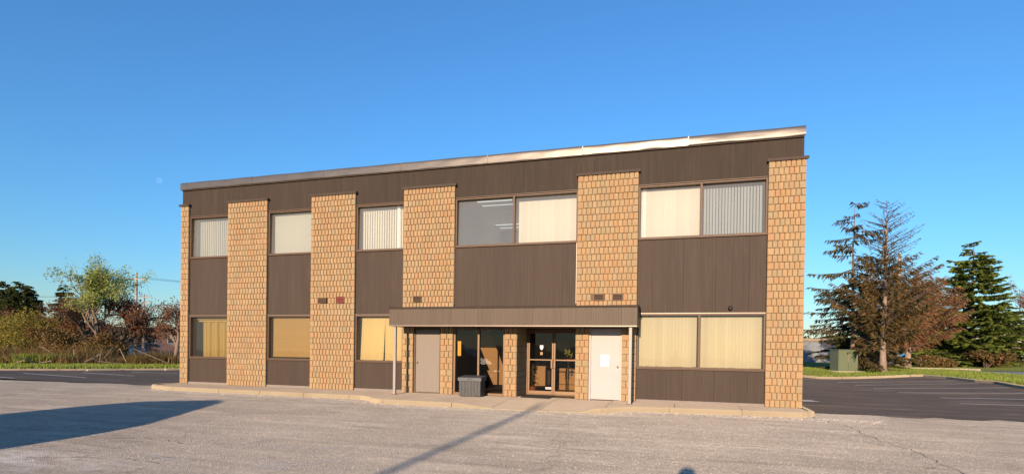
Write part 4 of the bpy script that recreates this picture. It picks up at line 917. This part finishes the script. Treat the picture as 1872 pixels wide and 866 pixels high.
for i, (x, y, r_, h_, mt, lb) in enumerate([(22.6, 43.5, 1.7, 1.3, 'dry', 'low tangle of dead brown twigs below the green spruce'), (27.5, 45.5, 2.0, 1.7, 'nd_mix', 'low browning bush at the foot of the green spruce'), (42, 62, 2.6, 2.6, 'lf_dark', 'dark bush by the road at the far right edge'), (38.5, 66, 2.8, 3.0, 'dry', 'brown bare bush behind the road on the right'), (49, 66, 3.0, 4.4, 'lf_dark', 'tall dark bush at the far right edge'), (9.5, 38, 2.2, 3.0, 'nd_dark', 'dark bush behind the green utility cabinet'), (6.0, 36, 2.4, 3.4, 'nd_dark', 'dark bush beside the building corner')]):
    shrub((x, y, .25), r_, h_, lb, M[mt], M['bark_dark'], seed=20+i, n=3600, s=.12)
# left side trees
spruce((-111.5, 50.3, 0), 12.2, 4.6, 'dark spruce at the far left edge', M['lf_dark'], M['bark_dark'], seed=31, dens=1.3, whorl=.5, nb=8, tw_len=.9, nw=.12, shape=.7, z0=.03, hang=.4, rise=.1, group='spruces at the far left')
spruce((-103.2, 47.6, 0), 11.4, 5.4, 'second dark spruce from the left edge, broader', M['lf_dark'], M['bark_dark'], seed=32, dens=1.3, whorl=.5, nb=8, tw_len=.9, nw=.12, shape=.6, z0=.03, hang=.4, rise=.1, group='spruces at the far left')
spruce((-80.1, 38.8, 0), 9.6, 3.0, 'dark spruce partly hidden behind the pale willow', M['lf_dark'], M['bark_dark'], seed=33, dens=1.0, whorl=.5, nb=7, tw_len=.7, nw=.11, shape=.6, z0=.03, hang=.4)
broadleaf((-60.6, 29.0, 0), 11.4, 'tall crooked willow with fresh pale green leaves', M['lf_willow'], M['bark'], seed=6, levels=6, leaf_n=2, leaf_s=.10, spread=.52, fork=.20, trunk_r=.17, lean=.02, up=.6, ratio=.77, kids=(2, 4), leaf_frac=.7)
broadleaf((-59.4, 30.6, 0), 7.2, 'multi stemmed bare tree with reddish twigs behind the willow', M['lf_red'], M['bark_dark'], seed=9, levels=6, leaf_n=1, leaf_s=.09, spread=.7, fork=.16, trunk_r=.22, ratio=.76, kids=(2, 4), lean=.2)
broadleaf((-65.0, 31.0, 0), 7.0, 'dark bare tree with dense fine twigs left of the willow trunk', M['lf_red'], M['bark_dark'], seed=10, levels=6, leaf_n=1, leaf_s=.09, spread=.7, fork=.15, trunk_r=.18, ratio=.78)
broadleaf((-57.4, 28.4, 0), 4.2, 'small leafless tree leaning beside the utility poles', None, M['bark_dark'], seed=13, levels=5, leaf_n=1, leaf_s=.10, spread=.75, fork=.15, trunk_r=.14, ratio=.80)
broadleaf((-52.6, 31.4, 0), 6.6, 'bare dark reddish tree close to the building corner', M['lf_red'], M['bark'], seed=21, levels=6, leaf_n=1, leaf_s=.10, spread=.60, fork=.24, trunk_r=.18, ratio=.74, leaf_frac=.8)
SB = [(-70.5, 29.5, 3.6, 5.2, 'lf_yellow', 'yellow green leafing bush left of the willow'), (-75.0, 29.8, 3.2, 4.4, 'lf_yellow', 'lower yellow green bush near the left edge'), (-66.4, 28.0, 2.4, 3.2, 'dry', 'brown bush in front of the willow trunk'), (-82.0, 32.5, 3.2, 4.2, 'lf_dark', 'dark bush at the left edge under the spruces'), (-62.0, 27.2, 2.8, 2.8, 'dry', 'brown twiggy bush at the foot of the willow'), (-58.0, 27.4, 2.4, 2.6, 'dry', 'brown bush right of the willow'),
      (-54.5, 24.5, 1.6, 1.3, 'dry', 'low brown bush below the utility pole'), (-88, 36, 4.0, 6.0, 'lf_red', 'dark reddish thicket at the left edge'), (-95, 46, 5, 5.5, 'lf_dark', 'dark thicket between the spruces and the bushes'), (-66.5, 31.8, 2.8, 4.0, 'lf_red', 'dark reddish thicket behind the willow')]
for i, (x, y, r_, h_, mt, lb) in enumerate(SB): shrub((x, y, 0), r_, h_, lb, M[mt], M['bark_dark'], seed=50+i, n=6500 if i < 3 else 4200, s=.10)
# far tree line
def treeline(name, a, c, n, h0, h1, mat, label, seed):
    g = np.random.default_rng(seed); t = g.uniform(0, 1, n); x = a[0]+(c[0]-a[0])*t; y = a[1]+(c[1]-a[1])*t+g.normal(0, 4, n)
    hh = h0+(h1-h0)*(.5+.25*np.sin(t*31+seed)+.25*np.sin(t*77)); z = hh*g.uniform(0, 1, n)**.8
    P_ = np.stack([x, y, z], 1); a_ = g.normal(0, 1, (n, 3)); a_ /= np.linalg.norm(a_, axis=1)[:, None]; b_ = np.cross(a_, g.normal(0, 1, (n, 3))); b_ /= np.linalg.norm(b_, axis=1)[:, None]; s_ = .8*g.uniform(.5, 1.4, n)[:, None]
    V = np.stack([P_-a_*s_, P_+b_*s_*.7, P_+a_*s_, P_-b_*s_*.7], 1).reshape(-1, 3); tag(tri_object(name, V, 4, mat, 'stuff'), label, 'trees')
treeline('distant_trees', (-330, 60), (-60, 330), 26000, 5, 10, M['lf_red'], 'far dark line of trees on the left horizon', 3)
treeline('distant_trees', (20, 230), (230, 150), 20000, 5, 9, M['lf_dark'], 'far dark line of trees on the right horizon', 4)

# ------------------------------------------------------------------ utility poles, fence, cabinet, cars, buildings behind
def utility_pole(loc, h, label, tr=False, rz=0, arms=(1.0,), group='wooden utility poles'):
    t = empty('utility_pole', loc, label, 'utility pole', group, rz)
    MB().tube([(0, 0, 0), (.01, 0, h*.5), (0, 0, h)], [.20, .17, .13], 12).build('pole', M['pole_wood'], t, smooth=True)
    for a in arms:
        z = h-a; ca = MB().box(-1.35, 1.35, -.18, -.08, z-.06, z+.06).build('crossarm', M['pole_wood'], t)
        for x in (-1.25, -.5, .5, 1.25): MB().lathe([(.03, 0), (.03, .08), (.06, .10), (.05, .16), (.06, .19), (.03, .27)], (x, -.13, z+.06), 8).build('insulator', M['ins'], ca)
    if tr:
        tf = MB().lathe([(.02, 0), (.26, .02), (.28, .1), (.28, .85), (.24, .92), (.05, .96)], (.42, -.1, h*.52), 14).build('transformer', M['galv'], t, smooth=True)
        for x in (.33, .51): MB().lathe([(.04, 0), (.06, .06), (.03, .2)], (x, -.1, h*.52+.93), 8).build('bushing', M['ins'], tf)
    return t
utility_pole((-66.2, 37.8, 0), 10.6, 'nearer wooden utility pole with a transformer can', True, R_(20), (.9,))
utility_pole((-85.7, 54.9, 0), 9.8, 'farther wooden utility pole with two crossarms', False, R_(20), (.5, 1.5))
utility_pole((22.0, 50.0, .3), 11.6, 'tan wooden pole rising behind the dead brown tree', False, R_(10), ())
wr = MB()
for dz, ox in ((.25, -1.2), (.25, 0), (.25, 1.2)):
    pts = []
    for i in range(13):
        t = i/12; pts.append((-66.2+(-85.7+66.2)*t+ox*.94, 37.8+(54.9-37.8)*t+ox*.34-.1, 9.95+(9.5-9.95)*t-1.0*4*t*(1-t)*.4))
    wr.tube(pts, .012, 4)
    pts2 = [(-66.2+(-30+66.2)*i/12+ox*.94, 37.8+(60-37.8)*i/12+ox*.34, 9.95-.8*4*(i/12)*(1-i/12)) for i in range(13)]
    pts3 = [(-85.7-60*i/12+ox, 54.9-30*i/12, 9.5-.9*4*(i/12)*(1-i/12)) for i in range(13)]; wr.tube(pts2, .012, 4); wr.tube(pts3, .012, 4)
tag(wr.build('power_lines', M['black'], kind='stuff'), 'thin sagging power lines between the left utility poles', 'power lines')
# chain link fence on the left
fr = empty('chain_link_fence', (-86.0, 44.8, 0), 'grey chain link fence beyond the undergrowth on the left', 'fence')
fa, fb_ = Vector((0, 0, 0)), Vector((15, 17.6, 0)); nseg = 9
for i in range(nseg+1):
    p = fa+(fb_-fa)*i/nseg; MB().tube([(p.x, p.y, 0), (p.x, p.y, 1.5)], .035, 8).build('fence_post', M['galv'], fr)
for z in (1.46, .1): MB().tube([(0, 0, z), (15, 17.6, z)], .025, 6).build('fence_rail', M['galv'], fr)
m = MB(); L_ = fb_.length; d = fb_.normalized(); s = .22; nn = int(L_/s)
for i in range(nn):
    for sg in (1, -1):
        a = i*s; c = a+sg*1.36; c = max(0, min(L_, c)); 
        p, q = d*a, d*c; zq = .1+abs(c-a); n_ = Vector((0, 0, .010))
        m.add([(p.x, p.y, .1), (q.x, q.y, zq), (q.x, q.y, zq+.02), (p.x, p.y, .12)], [(0, 1, 2, 3)])
m.build('wire_mesh', M['galv'], fr, fix=False, kind='stuff')
tp = MB(); tp.add([(0, 0, 0), (2.0, .3, 0), (2.3, .2, .75), (.1, -.1, .95), (1.1, .5, .55), (0, .12, 0), (2.0, .42, 0), (2.3, .32, .75), (.1, .02, .95), (1.1, .62, .55)], [(0, 1, 4), (1, 2, 4), (2, 3, 4), (3, 0, 4), (5, 9, 6), (6, 9, 7), (7, 9, 8), (8, 9, 5), (0, 5, 6, 1), (1, 6, 7, 2), (2, 7, 8, 3), (3, 8, 5, 0)])
tag(tp.build('tarpaulin', simple('pale_blue_tarp', (.55, .62, .72), .6), loc=(-68.0, 38.4, .1)), 'crumpled pale blue and white tarp in the field by the utility pole', 'tarpaulin')
def far_building(loc, sx_, sy, h, wall, roof, label, rz, nwin=6, cat='building'):
    t = empty('distant_building', loc, label, cat, None, rz)
    MB().box(-sx_/2, sx_/2, -sy/2, sy/2, 0, h).build('wall', wall, t); MB().box(-sx_/2-.2, sx_/2+.2, -sy/2-.2, sy/2+.2, h, h+.35).build('roof', roof, t)
    for i in range(nwin):
        x = -sx_/2+(i+.5)*sx_/nwin; f = MB().box(x-.7, x+.7, -sy/2-.06, -sy/2+.02, h*.35, h*.7).build('window', M['galv'], t); MB().box(x-.6, x+.6, -sy/2-.08, -sy/2-.061, h*.38, h*.67).build('pane', M['black'], f)
    return t
far_building((-103, 71.5, 0), 24, 10, 4.3, simple('dark_brick_far', (.13, .07, .05), .9), M['bark_dark'], 'long low dark brown building behind the bare trees on the left', R_(44), 7)
far_building((84, 150, 0), 22, 14, 7.5, simple('pale_far_wall', (.62, .60, .55), .8), M['slab'], 'pale far building seen past the trees at the right edge', R_(-20), 6)
far_building((15.6, 60.0, .2), 5, 5, 2.7, simple('grey_shed_wall', (.20, .21, .22), .8), M['slab'], 'small grey shed just past the building corner', R_(0), 0, 'shed')
# green pad mounted cabinet
cabn = empty('utility_cabinet', (11.1, 26.7, .24), 'faded green metal utility cabinet on a concrete pad', 'utility cabinet', rz=R_(17))
MB().box(-.95, .95, -.55, 1.0, -.25, .10).build('pad', M['pad'], cabn, bevel=.02)
MB().box(-.66, .66, -.35, .65, .10, 1.50).build('housing', M['transf_green'], cabn, bevel=.02)
MB().add([(-.70, -.40, 1.50), (.70, -.40, 1.50), (.70, .69, 1.50), (-.70, .69, 1.50), (-.70, -.40, 1.54), (.70, -.40, 1.54), (.70, .69, 1.58), (-.70, .69, 1.58)], [(0, 3, 2, 1), (4, 5, 6, 7), (0, 1, 5, 4), (1, 2, 6, 5), (2, 3, 7, 6), (3, 0, 4, 7)]).build('lid', M['transf_green'], cabn)
for x0 in (-.63, .01):
    dd_ = MB().box(x0, x0+.62, -.385, -.351, .16, 1.46).build('door', M['transf_green'], cabn, bevel=.006)
    MB().box(x0+(.52 if x0 < 0 else .04), x0+(.58 if x0 < 0 else .10), -.41, -.386, 1.2 if x0 < 0 else 1.3, 1.36 if x0 < 0 else 1.40).build('handle', M['black'], dd_)
MB().box(-.04, .02, -.392, -.3865, .7, 1.25).build('stain', simple('rust_streak', (.20, .18, .11), .9), cabn)

def car(loc, rz, label, paint, prof_h=1.46, L=4.5, W=1.78, van=False, group=None):
    t = empty('parked_car', loc, label, 'car', group, rz); hl = L/2
    if van: body = [(-hl, .45), (-hl+.02, .95), (-hl+.05, 1.30), (hl-.75, 1.40), (hl-.2, 1.14), (hl, .86), (hl-.04, .6), (hl-.1, .30), (-hl+.1, .28)]; roof = [(-hl+.06, 1.28), (-hl+.12, 1.52), (-hl+.5, 1.84), (-.25, prof_h), (.3, prof_h-.09), (1.1, 1.60), (1.5, 1.41)]
    else: body = [(-hl, .5), (-hl+.03, .86), (-hl+.35, .95), (-.2, .98), (hl-1.2, .93), (hl-.2, .76), (hl, .6), (hl-.02, .3), (hl-.15, .24), (-hl+.15, .24)]; roof = [(-hl+.45, .95), (-hl+1.15, prof_h-.12), (-hl+1.7, prof_h), (0.1, prof_h), (.6, prof_h-.1), (1.35, .96)]
    def arches(pl):
        out = []; lower = pl[-2:] ; return pl
    w2 = W/2
    def loft(poly, secs):
        m = MB(); n = len(poly); vs = []
        for yy, zi, xi in secs:
            cx = sum(p[0] for p in poly)/n
            for x, z in poly: vs.append((cx+(x-cx)*xi, yy, .55+(z-.55)*zi))
        fs = [(i*n+j, i*n+(j+1) % n, (i+1)*n+(j+1) % n, (i+1)*n+j) for i in range(len(secs)-1) for j in range(n)]+[tuple(range(n)), tuple((len(secs)-1)*n+j for j in range(n))]
        return m.add(vs, fs)
    loft(body, [(-w2, .90, .97), (-w2+.10, 1, 1), (w2-.10, 1, 1), (w2, .90, .97)]).build('body', paint, t, smooth=False, bevel=.03)
    rp = roof; n = len(rp); m = MB(); vs = []
    for yy, zz in ((-w2+.08, 0), (-w2+.26, 1), (w2-.26, 1), (w2-.08, 0)):
        for x, z in rp: vs.append((x, yy, z if zz else (rp[0][1]+(z-rp[0][1])*.12)))
    # glasshouse: side faces slope inwards
    vs = []
    for s_ in (-1, 1):
        for x, z in rp: k = (z-1.0)/(prof_h-1.0); vs.append((x, s_*(w2-.08-.16*max(0, k)), z))
    fs = [tuple(range(n)), tuple(range(2*n-1, n-1, -1))]+[(i, n+i, n+(i+1) % n, (i+1) % n) for i in range(n)]
    m.add(vs, fs); m.build('glasshouse', M['car_glass'], t)
    tm = MB(); top = [p for p in rp if p[1] > prof_h-.2]
    for a, c in zip(top[:-1], top[1:]): 
        ya = w2-.08-.16*(a[1]-1)/(prof_h-1); yc = w2-.08-.16*(c[1]-1)/(prof_h-1)
        tm.add([(a[0], -ya, a[1]+.012), (c[0], -yc, c[1]+.012), (c[0], yc, c[1]+.012), (a[0], ya, a[1]+.012), (a[0], -ya-.01, a[1]-.05), (c[0], -yc-.01, c[1]-.05), (c[0], yc+.01, c[1]-.05), (a[0], ya+.01, a[1]-.05)], [(0, 1, 2, 3), (0, 4, 5, 1), (3, 2, 6, 7)])
    tm.build('roof', paint, t, fix=True)
    for px_ in (-.35, .6) if not van else (-1.1, .05):
        for s_ in (-1, 1): MB().tube([(px_, s_*(w2-.075), .98), (px_-.03, s_*(w2-.235), prof_h-.03)], .035, 4).build('pillar', paint, t)
    for x in (-hl+.85, hl-.9):
        for s_ in (-1, 1):
            tw_ = MB().lathe([(.20, -.10), (.30, -.11), (.33, -.07), (.33, .07), (.30, .11), (.20, .10)], (x, s_*(w2-.11), .33), 20, 'Y').build('wheel', M['black'], t, smooth=False)
            MB().lathe([(.02, -.005), (.06, -.02), (.17, -.015), (.195, 0), (.195, .01)] if s_ < 0 else [(.195, -.01), (.195, 0), (.17, .015), (.06, .02), (.02, .005)], (x, s_*(w2+.0), .33), 16, 'Y').build('rim', M['ins'], tw_)
    for s_ in (-1, 1):
        MB().box(hl-.16, hl+.005, s_*(w2-.30)-.16, s_*(w2-.30)+.16, .62, .74).build('headlight', M['white'], t, bevel=.02)
        MB().box(-hl-.005, -hl+.12, s_*(w2-.22)-.12, s_*(w2-.22)+.12, .72, .90).build('tail_light', M['red_vent'], t, bevel=.02)
        MB().box(.78 if not van else .95, .98 if not van else 1.15, min(s_*w2, s_*(w2+.18)), max(s_*w2, s_*(w2+.18)), 1.0, 1.14).build('mirror', paint, t, bevel=.02)
    MB().box(hl-.02, hl+.02, -w2+.25, w2-.25, .32, .50).build('front_grille', M['black'], t); MB().box(hl+.0, hl+.03, -.26, .26, .42, .54).build('licence_plate', M['galv'], t)
    return t
def paintm(name, col): 
    b = NB(name); b.pbr(col, .4, .1, .4, coat=.15); return b.mat
M['car_glass'] = simple('dark_car_glass', (.015, .02, .025), .06, 0, .6, .0)
def skin_obj(name, chains, mat, parent, root=0):
    V = []; E_ = []; Rr = []; key = {}
    for ch in chains:
        prev = None
        for p, r_ in ch:
            k = tuple(round(c, 4) for c in p)
            if k not in key: key[k] = len(V); V.append(p); Rr.append(r_)
            if prev is not None and prev != key[k] and (prev, key[k]) not in E_ and (key[k], prev) not in E_: E_.append((prev, key[k]))
            prev = key[k]
    me = bpy.data.meshes.new(name); me.from_pydata(V, E_, []); me.materials.append(mat); o = bpy.data.objects.new(name, me); C.objects.link(o); o.parent = parent
    o.modifiers.new('skin', 'SKIN'); sb = o.modifiers.new('sub', 'SUBSURF'); sb.levels = 2; sb.render_levels = 2
    lay_ = me.skin_vertices[0].data if me.skin_vertices else me.attributes
    for i, q in enumerate(Rr):
        me.skin_vertices[0].data[i].radius = (q, q) if not isinstance(q, tuple) else q
        me.skin_vertices[0].data[i].use_root = (i == root)
    return o
M['blue'] = paintm('dark_blue_car_paint', (.012, .022, .05)); M['silver'] = paintm('grey_van_paint', (.16, .17, .18))
car((20.2, 51.0, .25), R_(172), 'dark blue car parked behind the trees, left of the pale trunk', M['blue'], group='dark blue cars parked behind the spruces')
car((24.6, 53.6, .25), R_(176), 'second dark blue car, between the two pale trunks', M['blue'], group='dark blue cars parked behind the spruces')
# things behind and left of the camera whose shadows fall into the view
sv = car((-12.22, -12.9, H(0, -12.9)), 0, 'tall grey minivan parked outside the frame, its shadow on the lot', M['silver'], 2.08, 4.5, 1.85, True)
lp = empty('sign_pole', (-4.25, -38.0, H(0, -38.0)), 'tall square metal pole behind the viewpoint casting a long shadow', 'pole')
MB().box(-.068, .068, -.068, .068, 0, 8.35).build('pole', M['post'], lp, bevel=.01); MB().box(-.16, .16, -.16, .16, 0, .03).build('base_plate', M['galv'], lp)
# the person taking the picture (stands behind the viewpoint; only the shadow of the head is in view)
gz = H(0, -15.96); ph = empty('person', (0.0, -15.96, gz), 'person in dark jacket and cap holding a phone up, behind the viewpoint', 'person')
sk = simple('skin', (.50, .30, .21), .6, var=.04); jk = simple('dark_jacket', (.03, .035, .05), .9); tr_ = simple('dark_jeans', (.04, .05, .08), .9); shoe = simple('brown_shoe', (.08, .05, .03), .6)
hz_ = 1.73-gz
def arm(s_):
    sh, el, wr_ = (s_*.19, 0, hz_-.36), (s_*.27, .12, hz_-.60), (s_*.115, .315, hz_-.235)
    return sh, el, wr_
ch = [[((0, 0, hz_-.95), (.15, .11)), ((0, 0, hz_-.70), (.14, .10)), ((0, 0, hz_-.45), (.16, .11)), ((0, 0, hz_-.33), (.10, .08)), ((0, .0, hz_-.26), .052), ((0, .005, hz_-.20), (.062, .075)), ((0, .01, hz_-.12), (.075, .092)), ((0, .0, hz_-.05), (.066, .080))]]
for s_ in (-1, 1):
    sh, el, wr_ = arm(s_)
    ch.append([((0, 0, hz_-.33), (.10, .08)), (sh, .062), (el, .045), (wr_, .028), ((s_*.10, .345, hz_-.205), .030), ((s_*.092, .365, hz_-.185), .026)])
    for k in range(4):
        b0 = (s_*.092, .365, hz_-.185); zz = hz_-.215+.022*k; ch.append([(b0, .026), ((s_*.094, .372, zz), .0095), ((s_*.084, .392, zz+.002), .0088), ((s_*(.066-.004*k), .398-.002*k, zz+.004), .0078)])
    ch.append([((s_*.10, .345, hz_-.205), .030), ((s_*.078, .348, hz_-.165), .011), ((s_*.060, .362, hz_-.158), .009)])
    ch.append([((0, 0, hz_-.95), (.15, .11)), ((s_*.10, 0, hz_-1.05), .088), ((s_*.11, .01, .50), .058), ((s_*.12, -.01, .10), .040), ((s_*.125, .04, .05), .042), ((s_*.135, .16, .035), .034)])
skin_obj('body', ch, sk, ph)
jc = [[((0, 0, hz_-1.10), (.185, .14)), ((0, 0, hz_-.98), (.180, .135)), ((0, 0, hz_-.70), (.165, .125)), ((0, 0, hz_-.45), (.185, .13)), ((0, 0, hz_-.31), (.11, .09))]]
for s_ in (-1, 1):
    sh, el, wr_ = arm(s_); jc.append([((0, 0, hz_-.45), (.185, .13)), (sh, .078), (el, .058), (tuple(el[i]*.18+wr_[i]*.82 for i in range(3)), .042)])
skin_obj('jacket', jc, jk, ph)
skin_obj('trousers', [[((s_*.0, 0, hz_-.84), (.15, .115)), ((s_*.0, 0, hz_-.95), (.165, .125)), ((s_*.10, 0, hz_-1.05), .102), ((s_*.11, .01, .50), .075), ((s_*.12, -.01, .10), .062)] for s_ in (-1, 1)], tr_, ph)
for s_ in (-1, 1): skin_obj('shoe', [[((s_*.12, -.05, .05), .05), ((s_*.125, .06, .05), .052), ((s_*.137, .19, .035), .04)]], shoe, ph)
MB().lathe([(.103, 0), (.105, .03), (.098, .06), (.07, .095), (.002, .11)], (0, -.005, hz_-.105), 18).build('cap', jk, ph, smooth=True)
MB().add([(-.07, .07, hz_-.10), (.07, .07, hz_-.10), (.05, .17, hz_-.112), (-.05, .17, hz_-.112), (-.07, .07, hz_-.09), (.07, .07, hz_-.09), (.05, .17, hz_-.105), (-.05, .17, hz_-.105)], [(0, 3, 2, 1), (4, 5, 6, 7), (0, 1, 5, 4), (1, 2, 6, 5), (2, 3, 7, 6), (3, 0, 4, 7)]).build('cap_brim', jk, ph)
for s_ in (-1, 1):
    MB().lathe([(.002, -.006), (.010, 0), (.002, .006)], (s_*.030, .098, hz_-.115), 8, 'Y').build('eye', M['white'], ph, smooth=True); MB().lathe([(.003, -.02), (.022, -.012), (.03, 0), (.02, .012)], (s_*.082, 0, hz_-.125), 8, 'X').build('ear', sk, ph, smooth=True)
MB().add([(-.016, .09, hz_-.155), (.016, .09, hz_-.155), (0, .125, hz_-.150), (0, .095, hz_-.11)], [(0, 1, 2), (1, 3, 2), (3, 0, 2)]).build('nose', sk, ph); MB().box(-.024, .024, .088, .098, hz_-.182, hz_-.174).build('mouth', M['red_vent'], ph)
tag(MB().box(-.075, .075, -15.574, -15.565, 1.51, 1.585).build('phone', M['black'], bevel=.002), 'black phone held up in both hands behind the viewpoint', 'phone')
# moon
b = NB('pale_day_moon'); P = b.n('ShaderNodeTexCoord').outputs['Object']
em = b.n('ShaderNodeEmission'); em.inputs[0].default_value = (.62, .72, .84, 1); b.l(b.math('MULTIPLY', b.ramp(b.noise(P, .09, 3), [(.35, .008), (.65, .045)]), 1.), em.inputs[1])
tr = b.n('ShaderNodeBsdfTransparent'); ad = b.n('ShaderNodeAddShader'); b.l(em.outputs[0], ad.inputs[0]); b.l(tr.outputs[0], ad.inputs[1]); b.l(ad.outputs[0], b.out.inputs[0])
dm = (_r*((291-936)/1000)+_u*(-(330-433-211.77)/1000)+_f).normalized()*3800
mo = MB(); nn = 24; mo.add([(17*math.cos(6.2832*i/nn), 17*math.sin(6.2832*i/nn), 0) for i in range(nn)], [tuple(range(nn))])
mo = MB().lathe([(16*math.cos(a), 16*math.sin(a)) for a in [(-1.55+3.1*i/16) for i in range(17)]], (0, 0, 0), 28)
o = mo.build('moon', b.mat, smooth=True, loc=Vector((0, -15.5, 1.5))+dm); tag(o, 'faint pale day moon in the blue sky', 'moon')
